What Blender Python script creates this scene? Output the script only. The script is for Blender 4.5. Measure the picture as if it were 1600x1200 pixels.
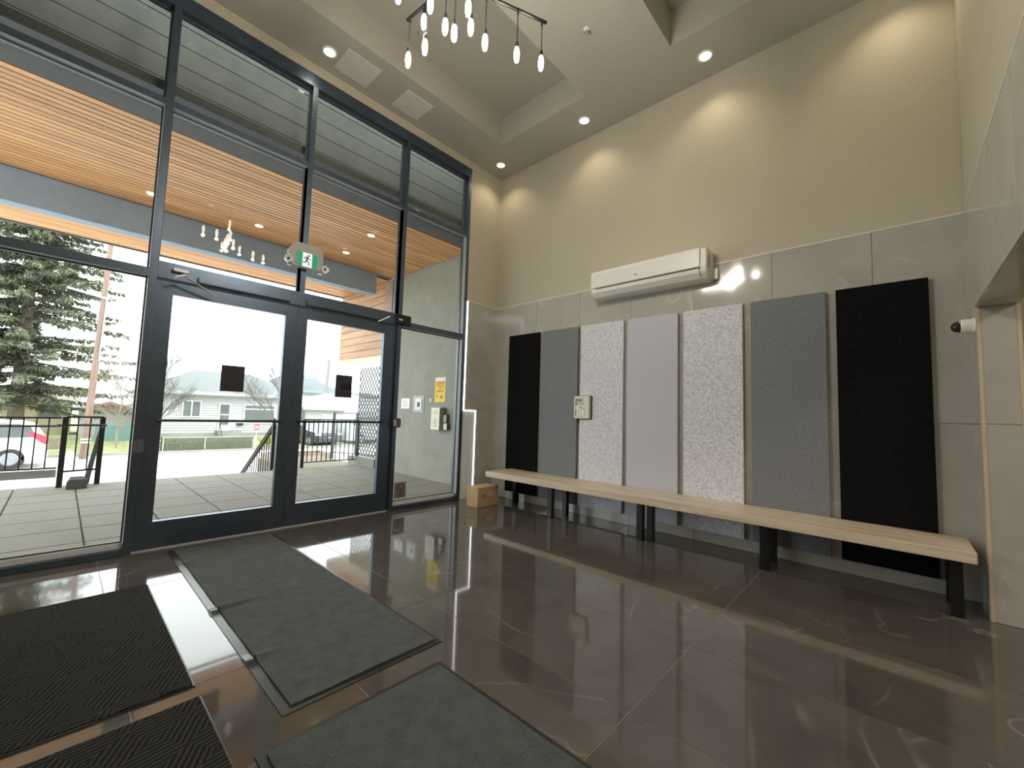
import bpy, math, random
from mathutils import Vector, Matrix
PI = math.pi
random.seed(7)
for o in list(bpy.data.objects): bpy.data.objects.remove(o)
SC = bpy.context.scene
COL = SC.collection

# ------------------------------------------------------------------ camera
cam_d = bpy.data.cameras.new('camera'); cam = bpy.data.objects.new('camera', cam_d); COL.objects.link(cam)
yaw, pitch, roll = math.radians(47.2324), math.radians(4.1434), math.radians(1.8278)
fw = Vector((math.sin(yaw)*math.cos(pitch), math.cos(yaw)*math.cos(pitch), math.sin(pitch)))
r0 = Vector((math.cos(yaw), -math.sin(yaw), 0)); u0 = r0.cross(fw)
rt = math.cos(roll)*r0 + math.sin(roll)*u0; up = -math.sin(roll)*r0 + math.cos(roll)*u0
M = Matrix((rt, up, -fw)).transposed().to_4x4(); M.translation = Vector((-4.14868, -4.17697, 1.125))
cam.matrix_world = M
cam_d.sensor_width = 36; cam_d.sensor_fit = 'HORIZONTAL'; cam_d.lens = 649.248*36/1600
cam_d.clip_start = .02; cam_d.clip_end = 600
SC.camera = cam
# ------------------------------------------------------------------ sky, sun, exposure
W = bpy.data.worlds.new('sky'); SC.world = W; W.use_nodes = True
bg = W.node_tree.nodes['Background']; bg.inputs[0].default_value = (.93, .97, 1.0, 1); bg.inputs[1].default_value = 3.2
vs = SC.view_settings; vs.view_transform = 'Standard'; vs.look = 'None'; vs.gamma = 1; vs.exposure = 0.75; vs.use_curve_mapping = False
SPOT_W, BULB_W, HALL_W = 8.5, 4.5, 5
WARM = (1, .82, .58)

# ------------------------------------------------------------------ materials
MATS = {}
def nt(name):
    m = bpy.data.materials.new(name); m.use_nodes = True
    t = m.node_tree; b = t.nodes['Principled BSDF']
    return m, t, b
def N(t, typ, **k):
    n = t.nodes.new(typ)
    for a, v in k.items(): setattr(n, a, v)
    return n
def coords(t, scale=1, rnd=False, world=False):
    tc = N(t, 'ShaderNodeNewGeometry' if world else 'ShaderNodeTexCoord')
    out = tc.outputs['Position'] if world else tc.outputs['Object']
    mp = N(t, 'ShaderNodeMapping'); mp.inputs['Scale'].default_value = (scale,)*3 if not isinstance(scale, tuple) else scale
    t.links.new(out, mp.inputs[0])
    if rnd:
        oi = N(t, 'ShaderNodeObjectInfo'); mu = N(t, 'ShaderNodeMath', operation='MULTIPLY'); mu.inputs[1].default_value = 37
        t.links.new(oi.outputs['Random'], mu.inputs[0]); t.links.new(mu.outputs[0], mp.inputs['Location'])
    return mp.outputs[0]
def noise(t, vec, scale, detail=4, rough=.6, dist=0):
    n = N(t, 'ShaderNodeTexNoise'); n.inputs['Scale'].default_value = scale; n.inputs['Detail'].default_value = detail
    n.inputs['Roughness'].default_value = rough; n.inputs['Distortion'].default_value = dist
    t.links.new(vec, n.inputs['Vector']); return n.outputs['Fac']
def ramp(t, fac, stops):
    r = N(t, 'ShaderNodeValToRGB'); e = r.color_ramp.elements
    while len(e) > len(stops): e.remove(e[-1])
    while len(e) < len(stops): e.new(1)
    for el, (p, c) in zip(e, stops): el.position = p; el.color = (*c, 1) if len(c) == 3 else c
    t.links.new(fac, r.inputs[0]); return r.outputs[0]
def bump(t, b, h, strength=.3, dist=.01):
    n = N(t, 'ShaderNodeBump'); n.inputs['Strength'].default_value = strength; n.inputs['Distance'].default_value = dist
    t.links.new(h, n.inputs['Height']); t.links.new(n.outputs[0], b.inputs['Normal'])
def mul(c, k): return tuple(min(1, x*k) for x in c)
def plain(name, col, rough=.5, metal=0, var=.06, scale=8, bmp=0, bscale=60, rnd=False, spec=.5):
    if name in MATS: return MATS[name]
    m, t, b = nt(name); v = coords(t, 1, rnd)
    f = noise(t, v, scale)
    t.links.new(ramp(t, f, [(.3, mul(col, 1-var)), (.7, mul(col, 1+var))]), b.inputs['Base Color'])
    b.inputs['Roughness'].default_value = rough; b.inputs['Metallic'].default_value = metal
    b.inputs['Specular IOR Level'].default_value = spec
    if bmp: bump(t, b, noise(t, v, bscale), bmp, .003)
    MATS[name] = m; return m
def emis(name, col, s):
    if name in MATS: return MATS[name]
    m, t, b = nt(name); b.inputs['Base Color'].default_value = (*col, 1)
    b.inputs['Emission Color'].default_value = (*col, 1); b.inputs['Emission Strength'].default_value = s
    MATS[name] = m; return m
def marble(name, base, vein, rough, vs_=1.0, amount=.5, cloud=.12, coat=0):
    m, t, b = nt(name); v = coords(t, (1, 1, 1), True)
    cl = noise(t, v, 2.2, 6, .6, .6)
    c0 = ramp(t, cl, [(.25, mul(base, 1-cloud)), (.75, mul(base, 1+cloud))])
    w = noise(t, v, .75*vs_, 3, .5, 1.3)
    ab = N(t, 'ShaderNodeMath', operation='SUBTRACT'); ab.inputs[1].default_value = .5; t.links.new(w, ab.inputs[0])
    a2 = N(t, 'ShaderNodeMath', operation='ABSOLUTE'); t.links.new(ab.outputs[0], a2.inputs[0])
    vf = ramp(t, a2.outputs[0], [(0, (1, 1, 1)), (.0045, (.35, .35, .35)), (.013, (0, 0, 0))])
    mask = ramp(t, noise(t, v, 1.6, 2), [(.46, (0, 0, 0)), (.68, (1, 1, 1))])
    mm = N(t, 'ShaderNodeMath', operation='MULTIPLY'); t.links.new(vf, mm.inputs[0]); t.links.new(mask, mm.inputs[1])
    m3 = N(t, 'ShaderNodeMath', operation='MULTIPLY'); m3.inputs[1].default_value = amount; t.links.new(mm.outputs[0], m3.inputs[0])
    mx = N(t, 'ShaderNodeMix', data_type='RGBA'); t.links.new(m3.outputs[0], mx.inputs['Factor'])
    t.links.new(c0, mx.inputs['A']); mx.inputs['B'].default_value = (*vein, 1)
    t.links.new(mx.outputs['Result'], b.inputs['Base Color'])
    rr = ramp(t, noise(t, v, 5, 3), [(.3, (rough*.8,)*3), (.7, (rough*1.3,)*3)]); t.links.new(rr, b.inputs['Roughness'])
    b.inputs['Coat Weight'].default_value = coat; b.inputs['Coat IOR'].default_value = 1.6; b.inputs['Coat Roughness'].default_value = .03
    MATS[name] = m; return m
def wood(name, c1, c2, axis='X', rough=.5, scale=1, rnd=True, bmp=.1):
    m, t, b = nt(name)
    s = {'X': (.6, 9, 9), 'Y': (9, .6, 9), 'Z': (9, 9, .6)}[axis]
    v = coords(t, tuple(q*scale for q in s), rnd)
    f = noise(t, v, 2.0, 5, .6, .4)
    t.links.new(ramp(t, f, [(.3, c1), (.55, c2), (.8, mul(c2, 1.12))]), b.inputs['Base Color'])
    if rnd:
        oi = N(t, 'ShaderNodeObjectInfo'); hs = N(t, 'ShaderNodeHueSaturation')
        mr = N(t, 'ShaderNodeMapRange'); mr.inputs[3].default_value = .82; mr.inputs[4].default_value = 1.15
        t.links.new(oi.outputs['Random'], mr.inputs[0]); t.links.new(mr.outputs[0], hs.inputs['Value'])
        l = b.inputs['Base Color'].links[0]; src = l.from_socket; t.links.new(src, hs.inputs['Color']); t.links.new(hs.outputs[0], b.inputs['Base Color'])
    b.inputs['Roughness'].default_value = rough
    if bmp: bump(t, b, f, bmp, .002)
    MATS[name] = m; return m
def felt(name, lo, hi, scale=70, p0=.42, p1=.62):
    m, t, b = nt(name); v = coords(t, (1, 1, 1), True)
    f = noise(t, v, scale, 3, .7); g = noise(t, v, 1.5, 3)
    c = ramp(t, f, [(p0, lo), (p1, hi)])
    t.links.new(c, b.inputs['Base Color']); b.inputs['Roughness'].default_value = .95
    b.inputs['Specular IOR Level'].default_value = .15
    bump(t, b, f, .35, .002); MATS[name] = m; return m
def glassmat(name, tint=(.93, .95, .93), ior=1.45, rough=0.0):
    m = bpy.data.materials.new(name); m.use_nodes = True; t = m.node_tree; t.nodes.clear()
    out = N(t, 'ShaderNodeOutputMaterial'); mx = N(t, 'ShaderNodeMixShader'); tr = N(t, 'ShaderNodeBsdfTransparent'); gl = N(t, 'ShaderNodeBsdfGlossy')
    fr = N(t, 'ShaderNodeFresnel'); fr.inputs[0].default_value = ior
    tr.inputs[0].default_value = (*tint, 1); gl.inputs[0].default_value = (1, 1, 1, 1); gl.inputs['Roughness'].default_value = rough
    ge = N(t, 'ShaderNodeNewGeometry'); inv = N(t, 'ShaderNodeMath', operation='SUBTRACT'); inv.inputs[0].default_value = 1; t.links.new(ge.outputs['Backfacing'], inv.inputs[1])
    mf = N(t, 'ShaderNodeMath', operation='MULTIPLY'); t.links.new(fr.outputs[0], mf.inputs[0]); t.links.new(inv.outputs[0], mf.inputs[1])
    t.links.new(mf.outputs[0], mx.inputs[0]); t.links.new(tr.outputs[0], mx.inputs[1]); t.links.new(gl.outputs[0], mx.inputs[2])
    t.links.new(mx.outputs[0], out.inputs[0]); MATS[name] = m; return m

M_paint = plain('wall_paint', (.485, .445, .345), .6, var=.03, scale=30, bmp=.15, bscale=160)
M_ceil = plain('ceiling_paint', (.44, .42, .365), .7, var=.02, scale=20, bmp=.1, bscale=160)
M_wtile = marble('wall_tile_stone', (.43, .42, .385), (.70, .68, .62), .09, 1.0, .55, .12)
M_ftile = marble('floor_tile_stone', (.090, .079, .071), (.28, .255, .225), .07, 1.0, .6, .28, .35)
M_grout = plain('grout', (.30, .28, .25), .8)
M_wgrout = plain('wall_grout', (.33, .31, .27), .8)
M_trimmetal = plain('edge_trim_metal', (.92, .92, .90), .35, 0, .02)
M_alu = plain('dark_anodised_aluminium', (.115, .15, .20), .36, .85, .08, bmp=.03, bscale=200)
M_black = plain('black_steel', (.007, .007, .008), .35)
M_glass = glassmat('window_glass')
M_spandrel = plain('grey_spandrel_board', (.23, .235, .21), .6, var=.12, scale=6, rnd=True)
M_soffwood = wood('cedar_soffit', (.50, .24, .095), (.78, .41, .18), 'X', .45, 1)
M_sidwood = wood('cedar_siding', (.36, .19, .10), (.48, .29, .17), 'Y', .5, 1)
M_beam = plain('blue_grey_beam_paint', (.32, .41, .52), .6, var=.05)
M_darkgrey = plain('dark_grey_board', (.10, .105, .11), .7)
M_conc = plain('cast_concrete', (.29, .29, .255), .8, var=.10, scale=3, bmp=.15, bscale=40)
M_paver = plain('patio_paver_concrete', (.25, .25, .225), .85, var=.08, scale=25, bmp=.2, bscale=90, rnd=True)
M_gap = plain('paver_joint', (.12, .12, .10), .9)
M_asph = plain('pale_asphalt', (.55, .54, .52), .9, var=.06, scale=3, bmp=.2)
M_lawn = plain('dry_grass', (.30, .32, .15), .95, var=.3, scale=2, bmp=.4, bscale=30)
M_bench = wood('pale_laminate', (.50, .41, .30), (.66, .56, .43), 'Y', .4, 1.0, False, .03)
M_white = plain('white_plastic', (.80, .79, .76), .28, var=.01)
M_cream = plain('cream_plastic', (.72, .72, .62), .4, var=.01)
M_card = plain('cardboard', (.52, .36, .20), .8, var=.05, bmp=.1)
M_tape = plain('packing_tape', (.60, .45, .28), .3, var=.03)
M_brk = plain('dark_card', (.035, .03, .04), .6)
M_rubber = plain('black_rubber', (.02, .02, .02), .32)

# ------------------------------------------------------------------ geometry helpers
class MB:
    def __init__(s): s.v = []; s.f = []; s.sm = False
    def add(s, vs, fs):
        n = len(s.v); s.v += [tuple(p) for p in vs]; s.f += [tuple(i+n for i in f) for f in fs]; return s
    def box(s, x0, x1, y0, y1, z0, z1):
        x0, x1 = min(x0, x1), max(x0, x1); y0, y1 = min(y0, y1), max(y0, y1); z0, z1 = min(z0, z1), max(z0, z1)
        return s.add([(x0,y0,z0),(x1,y0,z0),(x1,y1,z0),(x0,y1,z0),(x0,y0,z1),(x1,y0,z1),(x1,y1,z1),(x0,y1,z1)],
                     [(0,3,2,1),(4,5,6,7),(0,1,5,4),(1,2,6,5),(2,3,7,6),(3,0,4,7)])
    def bar(s, a, b, w, h=None, n=0):
        """a bar of square or round (n sides) section from a to b"""
        a, b = Vector(a), Vector(b); d = (b-a).normalized(); h = h or w
        x = d.cross(Vector((0,0,1)));
        if x.length < 1e-3: x = Vector((1,0,0))
        x.normalize(); y = d.cross(x)
        if n == 0: off = [(-w/2,-h/2),(w/2,-h/2),(w/2,h/2),(-w/2,h/2)]; n = 4
        else: off = [(w/2*math.cos(2*PI*i/n), h/2*math.sin(2*PI*i/n)) for i in range(n)]
        vs = [a+x*p+y*q for p, q in off]+[b+x*p+y*q for p, q in off]
        fs = [(i, (i+1) % n, n+(i+1) % n, n+i) for i in range(n)]+[tuple(range(n-1, -1, -1)), tuple(range(n, 2*n))]
        return s.add(vs, fs)
    def lathe(s, c, prof, axis='Z', n=20):
        """prof: (radius, distance along axis)"""
        vs = []
        for r, h in prof:
            for i in range(n):
                a = 2*PI*i/n; p, q = r*math.cos(a), r*math.sin(a)
                vs.append({'Z': (c[0]+p, c[1]+q, c[2]+h), 'Y': (c[0]+p, c[1]+h, c[2]+q), 'X': (c[0]+h, c[1]+p, c[2]+q)}[axis])
        fs = [(k*n+i, k*n+(i+1) % n, (k+1)*n+(i+1) % n, (k+1)*n+i) for k in range(len(prof)-1) for i in range(n)]
        fs += [tuple(range(n-1, -1, -1)), tuple((len(prof)-1)*n+i for i in range(n))]
        return s.add(vs, fs)
    def prism(s, pts, axis, a, b):
        """polygon pts in the plane perpendicular to axis, extruded from a to b"""
        def P(p, d): return {'X': (d, p[0], p[1]), 'Y': (p[0], d, p[1]), 'Z': (p[0], p[1], d)}[axis]
        n = len(pts); vs = [P(p, a) for p in pts]+[P(p, b) for p in pts]
        fs = [(i, (i+1) % n, n+(i+1) % n, n+i) for i in range(n)]+[tuple(range(n-1, -1, -1)), tuple(range(n, 2*n))]
        return s.add(vs, fs)
def wloc(o):
    v = Vector((0, 0, 0))
    while o: v += o.location; o = o.parent
    return v
def obj(name, mb, mat, parent=None, org=None, bev=0, smooth=False, kind=None, label=None):
    """links mb (given in world coordinates) as one mesh object with its origin at org"""
    pw = wloc(parent); o0 = Vector(org) if org is not None else pw
    me = bpy.data.meshes.new(name); me.from_pydata([(x-o0.x, y-o0.y, z-o0.z) for x, y, z in mb.v], [], mb.f)
    for m in (mat if isinstance(mat, (list, tuple)) else [mat]): me.materials.append(m)
    import bmesh
    bm = bmesh.new(); bm.from_mesh(me); bmesh.ops.recalc_face_normals(bm, faces=bm.faces)
    if bev:
        es = [e for e in bm.edges if len(e.link_faces) == 2 and e.calc_face_angle(0) > .6]
        bmesh.ops.bevel(bm, geom=es, offset=bev, segments=2, affect='EDGES', clamp_overlap=True)
    bm.to_mesh(me); bm.free()
    if smooth:
        for p in me.polygons: p.use_smooth = True
        try: me.set_sharp_from_angle(angle=math.radians(40))
        except Exception: pass
    o = bpy.data.objects.new(name, me); COL.objects.link(o)
    o.location = o0-pw
    if parent: o.parent = parent
    if kind: o['kind'] = kind
    if label: o['label'] = label
    return o
def tag(o, label, cat, group=None, kind=None):
    o['label'] = label; o['category'] = cat
    if group: o['group'] = group
    if kind: o['kind'] = kind
    return o
def thing(name, label, cat, loc, group=None, kind=None):
    o = bpy.data.objects.new(name, None); COL.objects.link(o); o.location = loc; o.empty_display_size = .1
    return tag(o, label, cat, group, kind)
def B(*a): return MB().box(*a)
def copy_tree(o, parent=None):
    c = o.copy(); COL.objects.link(c); c.parent = parent
    for ch in list(o.children): copy_tree(ch, c)
    return c
MESHC = {}
def piece(name, parent, c, size, mat, bev=.0012):
    """alike pieces (tiles, pavers, slats) share one mesh; origin at the piece's centre"""
    key = (name, tuple(round(q, 4) for q in size), mat.name)
    if key not in MESHC:
        sx, sy, sz = [q/2 for q in size]
        o = obj(name, B(-sx, sx, -sy, sy, -sz, sz), mat, None, (0, 0, 0), bev); MESHC[key] = o.data
        o.location = Vector(c)-wloc(parent); o.parent = parent; return o
    o = bpy.data.objects.new(name, MESHC[key]); COL.objects.link(o); o.parent = parent; o.location = Vector(c)-wloc(parent); return o

# ================================================================== SETTING
XL, YB = -5.29, -4.558
# ---- floor
floor = tag(obj('floor', B(XL-.2, .2, -8.2, .16, -.2, -.0015), M_grout, None, (-2.65, -3, 0)), 'polished dark brown marble look tiled lobby floor', 'floor', kind='structure')
xs = [XL]+[-.62-.655*k for k in range(7, -1, -1)]+[0]
ys = [-8.0]+[-.765-1.315*k for k in range(5, -1, -1)]+[.155]
g = .0028
for i in range(len(xs)-1):
    for j in range(len(ys)-1):
        if xs[i+1]-xs[i] < .01: continue
        piece('tile', floor, ((xs[i]+xs[i+1])/2, (ys[j]+ys[j+1])/2, -.006), (xs[i+1]-xs[i]-g, ys[j+1]-ys[j]-g, .012), M_ftile, .0008)
# ---- walls
ZT, ZC, ZJ = 2.616, 4.551, 1.157
def wall_tiles(parent, axis, pos, spans, z0=0.0, rows=((0, ZJ), (ZJ, ZT)), out=1):
    """axis 'X': wall in plane x=pos, spans along y"""
    for a, b in spans:
        for c, d in rows:
            if axis == 'X': piece('tile', parent, (pos, (a+b)/2, (c+d)/2), (.012, b-a-.0025, d-c-.0025), M_wtile)
            else: piece('tile', parent, ((a+b)/2, pos, (c+d)/2), (b-a-.0025, .012, d-c-.0025), M_wtile)
mb = B(.0065, .078, YB-.2, .155, 0, 5.1)
wall_right = tag(obj('wall_right', mb, M_paint, None, (0, -2, 0)), 'tall right wall painted beige above grey stone tiles', 'wall', kind='structure')
yy = [0]+[-.08-.665*k for k in range(0, 7)]+[YB]
yy = [0, -.748, -1.413, -2.078, -2.743, -3.408, -4.073, YB]
wall_tiles(wall_right, 'X', .0008, [(yy[i+1], yy[i]) for i in range(len(yy)-1)])
obj('tile_trim', B(-.006, .0065, YB, 0, ZT, ZT+.006), M_trimmetal, wall_right)
obj('tile_backing', B(.003, .0066, YB, 0, 0, ZT-.001), M_wgrout, wall_right)
# return wall between the window and the corner
wall_front = tag(obj('wall_front', MB().box(-.566, .0065, .0068, .13, 0, ZC).box(XL, -4.74, .0068, .13, 0, ZC).box(XL, .0065, -.0, .13, 4.449, ZC), M_paint, None, (-.3, 0, 0)),
                 'narrow front wall beside the glass, beige above grey tile', 'wall', kind='structure')
obj('tile', B(-.553, -.001, -.005, .006, ZJ+.0012, ZT-.001), M_wtile, wall_front, (-.3, 0, 1.9), .001)
obj('tile', B(-.345, -.001, -.005, .006, .001, ZJ-.0012), M_wtile, wall_front, (-.2, 0, .6), .001)
obj('tile', B(XL+.001, -4.742, -.005, .006, .001, ZT-.001), M_wtile, wall_front, (-5, 0, 1.2), .001)
M_reveal = plain('pale_grey_panel', (.80, .86, .88), .35, var=.03)
obj('panel', B(-.556, -.352, -.003, .0067, .001, ZJ), M_reveal, wall_front, None, 0)
tr = MB().box(-.561, -.554, -.012, .006, ZJ, ZT).box(-.561, -.343, -.012, .006, ZJ-.006, ZJ+.001).box(-.351, -.344, -.012, .006, 0, ZJ)
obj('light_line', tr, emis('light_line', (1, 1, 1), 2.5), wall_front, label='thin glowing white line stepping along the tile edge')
obj('tile_trim', B(-.553, 0, -.006, .006, ZT, ZT+.005), M_trimmetal, wall_front)
# back wall with the wide low opening the picture was taken in front of
XO, XO2, ZS, TH = -.347, -4.943, 1.88, .17
wall_back = tag(obj('wall_back', MB().box(XO+.006, .0, YB-TH+.006, YB-.0065, 0, 5.1).box(XL, XO2-.006, YB-TH+.006, YB-.0065, 0, 5.1).box(XO2-.01, XO+.01, YB-TH+.006, YB-.0065, ZS+.006, 5.1), M_paint, None, (-.2, YB, 0)),
                'back wall of polished grey tile around a wide opening', 'wall', kind='structure')
wall_tiles(wall_back, 'Y', YB-.0008, [(XO, 0), (XL, XO2)])
bx = [XO, -1.0, -1.65, -2.3, -2.95, -3.6, -4.25, XO2]
for i in range(7):
    piece('tile', wall_back, ((bx[i]+bx[i+1])/2, YB-.0008, (ZS+ZT)/2), (bx[i]-bx[i+1]-.0025, .012, ZT-ZS-.002), M_wtile)
    piece('soffit_tile', wall_back, ((bx[i]+bx[i+1])/2, YB-TH/2, ZS), (bx[i]-bx[i+1]-.0025, TH-.002, .012), M_wtile)
for x in (XO, XO2):
    for c, d in ((0, ZJ), (ZJ, ZS-.006)):
        piece('tile', wall_back, (x, YB-TH/2-.004, (c+d)/2), (.012, TH-.026, d-c-.0025), M_wtile)
M_beigetrim = plain('beige_edge_trim', (.55, .46, .34), .4, 0, .04)
for y in (YB-.008, YB-TH+.002):
    for x in (XO, XO2): obj('corner_trim', B(x-.009, x+.009, y-.011, y+.009, 0, ZS-.005), M_beigetrim, wall_back, bev=.002)
obj('tile_trim', B(XL, 0, YB-.006, YB+.006, ZT, ZT+.005), M_trimmetal, wall_back)
wall_left = tag(obj('wall_left', B(XL-.09, XL-.0065, YB-.2, .155, 0, 5.1), M_paint, None, (XL, -2, 0)), 'left wall of the lobby outside the frame', 'wall', kind='structure')
wall_tiles(wall_left, 'X', XL, [(yy[i+1], yy[i]) for i in range(len(yy)-1)])
# ---- ceiling with two long recesses
CX0, CX1 = -4.72, -.583
mb = MB()
ybands = [(-.577, .14), (-2.735, -1.803), (YB-.1, -3.95)]
for a, b in ybands: mb.box(CX0, CX1, a, b, ZC, 5.1)
mb.box(XL-.1, CX0, YB-.1, .14, ZC, 5.1); mb.box(CX1, .03, YB-.1, .14, ZC, 5.1)
for a, b in ((-1.803, -.577), (-3.95, -2.735)): mb.box(CX0, CX1, a, b, 4.9, 5.1)
ceiling = tag(obj('ceiling', mb, M_ceil, None, (-2.65, -2.2, ZC)), 'grey painted ceiling with deep rectangular recesses', 'ceiling', kind='structure')
# ---- hall behind the opening
hall = tag(obj('wall_hall', MB().box(-.30, -.22, -8.1, YB-TH-.001, 0, 2.5).box(XL, -.22, -8.2, -8.1, 0, 2.5).box(XL-.09, XL, -8.1, YB-TH-.001, 0, 2.5).box(XO2-.4, XO2, YB-TH-.02, YB-TH-.001, 0, .001), plain('hall_paint', (.42, .36, .25), .7), None, (-1, -6, 0)),
           'warm beige hallway walls beyond the tiled opening', 'wall', kind='structure')
ch = tag(obj('ceiling_hall', B(XL, -.22, -8.1, YB-TH-.001, 2.4, 2.5), M_ceil, None, (-2, -6, 2.4)), 'low hallway ceiling behind the camera', 'ceiling', kind='structure')

# ================================================================== GLASS FRONT
MD, MW = .12, .05     # mullion depth, face width
win = thing('window_1', 'tall dark framed glass front with clear panes', 'window', (-2.65, 0, 0), kind='structure')
mx = [(-4.736, -4.686), (-3.763, -3.716), (-2.675, -2.627), (-1.592, -1.542), (-.618, -.568)]
for k, (a, b) in enumerate(mx):
    z0 = 0 if k in (0, 1, 3, 4) else 2.232
    obj('mullion', B(a, b, 0, MD, z0, 4.32), M_alu, win, bev=.002)
obj('head', B(-4.736, -.568, 0, MD, 4.32, 4.4485), M_alu, win, bev=.002)
M_sheen = plain('painted_frame_sheen', (.30, .31, .32), .5)  # paler colour of thin plates paints in daylight reflected by the dark frame
bays = [(mx[i][1], mx[i+1][0]) for i in range(4)]
for i, (a, b) in enumerate(bays):
    obj('transom', B(a, b, .001, MD, 3.482, 3.535), M_alu, win, bev=.002)
    if i in (0, 3):
        obj('transom', B(a, b, .001, MD, 2.10, 2.16), M_alu, win, bev=.002)
        obj('sill', B(a, b, 0, MD, 0.001, .045), M_alu, win, bev=.002); obj('sill_bead', B(a, b, .045, MD, .0452, .085), plain('light_sill', (.72, .74, .76), .5), win, bev=.002)
        panes = [(.085, 2.10), (2.16, 3.482), (3.535, 4.32)]
    else:
        panes = [(2.232, 3.482), (3.535, 4.32)]
    for zl in ((3.482, 2.10) if i in (0, 3) else (3.482,)): obj('transom_painted_sheen', B(a, b, .003, .065, zl-.002, zl-.0005), M_sheen, win)
    obj('mullion_painted_sheen', MB().box(b-.002, b-.0005, .003, .065, panes[0][0], panes[0][1]-.004).box(b-.002, b-.0005, .003, .065, panes[-2][0], 3.478), M_sheen, win)
    for c, d in panes:
        obj('pane', B(a, b, .079, .085, c, d), M_glass, win)
        st = MB()
        for x in (a, b-.012): st.box(x, x+.012, .066, .079, c, d)
        for z in (c, d-.012): st.box(a+.012, b-.012, .066, .079, z, z+.012)
        obj('glazing_bead', st, plain('grey_bead', (.09, .10, .11), .35), win)
obj('header', B(-3.716, -1.592, .001, MD, 2.10, 2.232), M_alu, win, bev=.002)
obj('threshold', B(-3.716, -1.592, .03, .155, 0.0005, .010), plain('threshold_metal', (.7, .7, .7), .35, .2), win)
# dark grey boards closing the opening above the canopy
sp = tag(obj('wall_spandrel', B(-5.3, .07, .665, .75, 3.97, 5.2), M_spandrel, None, (-2.6, .4, 4)), 'grey horizontal boards behind the upper glass', 'wall', kind='structure')
for k in range(8): piece('board', sp, (-2.61, .65, 3.775+.195*k), (5.34, .03, .1925), M_spandrel, .004)
# ---- door leaves
def leaf(n, x0, x1, side, lab):
    """side -1: closer arm fixed at the left end, +1: at the right end"""
    d = thing('door_%d' % n, lab, 'door', ((x0+x1)/2, .05, 0), kind='structure')
    y0, y1 = .03, .078
    ls, rs = (.107, .098) if side < 0 else (.095, .145)
    gl0, gl1, zb, zt = x0+ls, x1-rs, .215, 1.99
    obj('stile', B(x0, gl0, y0, y1, .014, 2.095), M_alu, d, bev=.0015)
    obj('stile', B(gl1, x1, y0, y1, .014, 2.095), M_alu, d, bev=.0015)
    obj('top_rail', B(gl0, gl1, y0, y1, zt, 2.095), M_alu, d, bev=.0015)
    obj('bottom_rail', B(gl0, gl1, y0, y1, .014, zb), M_alu, d, bev=.0015)
    obj('pane', B(gl0, gl1, .052, .058, zb, zt), M_glass, d)
    obj('push_bar', MB().bar((gl0, .012, .99), (gl1, .012, .99), .022, .022, 10).bar((gl0-.02, .012, .99), (gl0-.02, .03, .99), .02, .02, 8).bar((gl1+.02, .012, .99), (gl1+.02, .03, .99), .02, .02, 8).bar((gl0-.03, .012, .99), (gl1+.03, .012, .99), .02, .02, 8), M_black, d)
    # surface closer: long body along the head, a folded arm and a small shoe
    bx0, bx1 = (x0+.25, x1-.08) if side < 0 else (x0+.06, x1-.22)
    cl = obj('door_closer', B(bx0, bx1, -.028, .0, 2.112, 2.160), M_alu, d, bev=.006)
    M_arm = plain('bright_closer_arm', (.62, .64, .66), .25, .6)
    if side < 0:
        obj('closer_arm', MB().bar((-3.33, -.03, 2.02), (-3.56, -.10, 2.125), .016, .010).bar((-3.62, -.10, 2.10), (-3.555, -.10, 2.135), .022, .014), M_arm, cl)
        obj('closer_plate', B(-3.625, -3.53, -.034, .0, 2.165, 2.19), M_arm, cl, bev=.002)
    else:
        obj('closer_arm', MB().bar((-1.87, -.05, 2.085), (-1.76, -.10, 2.155), .016, .010), M_arm, cl)
    return d
leaf(1, -3.712, -2.672, -1, 'left glass entrance door with wide dark frame')
leaf(2, -2.667, -1.596, 1, 'right glass entrance door with wide dark frame')
t = thing('door_operator', 'small black box fixed at right end of door header', 'door hardware', (-1.56, 0, 2.19))
obj('housing', B(-1.63, -1.445, -.045, -.001, 2.115, 2.222), M_black, t, bev=.006)
obj('label_plate', B(-1.612, -1.56, -.047, -.0455, 2.15, 2.172), plain('silver', (.6, .6, .6), .3, .5), t)
t = thing('door_strike', 'small bronze latch box on the frame beside the right door', 'door hardware', (-1.55, 0, .985))
obj('housing', B(-1.603, -1.505, -.035, -.001, .932, 1.037), plain('bronze', (.16, .11, .09), .4, .2), t, bev=.01)
obj('keeper', B(-1.603, -1.575, -.042, -.036, .95, 1.02), plain('silver', (.6, .6, .6), .3, .5), t, bev=.002)

# dark cards stuck on the door glass
def card(x0, x1, z0, z1, lab, inner=False):
    o = thing('window_card', lab, 'card', ((x0+x1)/2, .05, z0))
    obj('backing', B(x0, x1, .047, .0515, z0, z1), M_brk, o)
    if inner:
        obj('inset', B(x0+.05, x1-.012, .0455, .0465, z0+.075, z1-.09), plain('black_ink', (.008, .008, .012), .5), o)
        obj('strip', B(x0+.045, x1-.010, .0455, .0465, z0+.06, z0+.068), plain('grey_ink', (.07, .07, .08), .5), o)
card(-3.239, -3.066, 1.243, 1.467, 'plain dark square card stuck on left door glass')
card(-2.249, -2.075, 1.243, 1.474, 'dark square card with black inner rectangle on right door glass', True)
tag(obj('sticker', B(-3.757, -3.70, -.003, -.0008, .748, .846), plain('faded_sticker', (.13, .16, .19), .5), None, (-3.73, 0, .75)), 'pale square sticker on door frame left of the doors', 'sticker')
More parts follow.
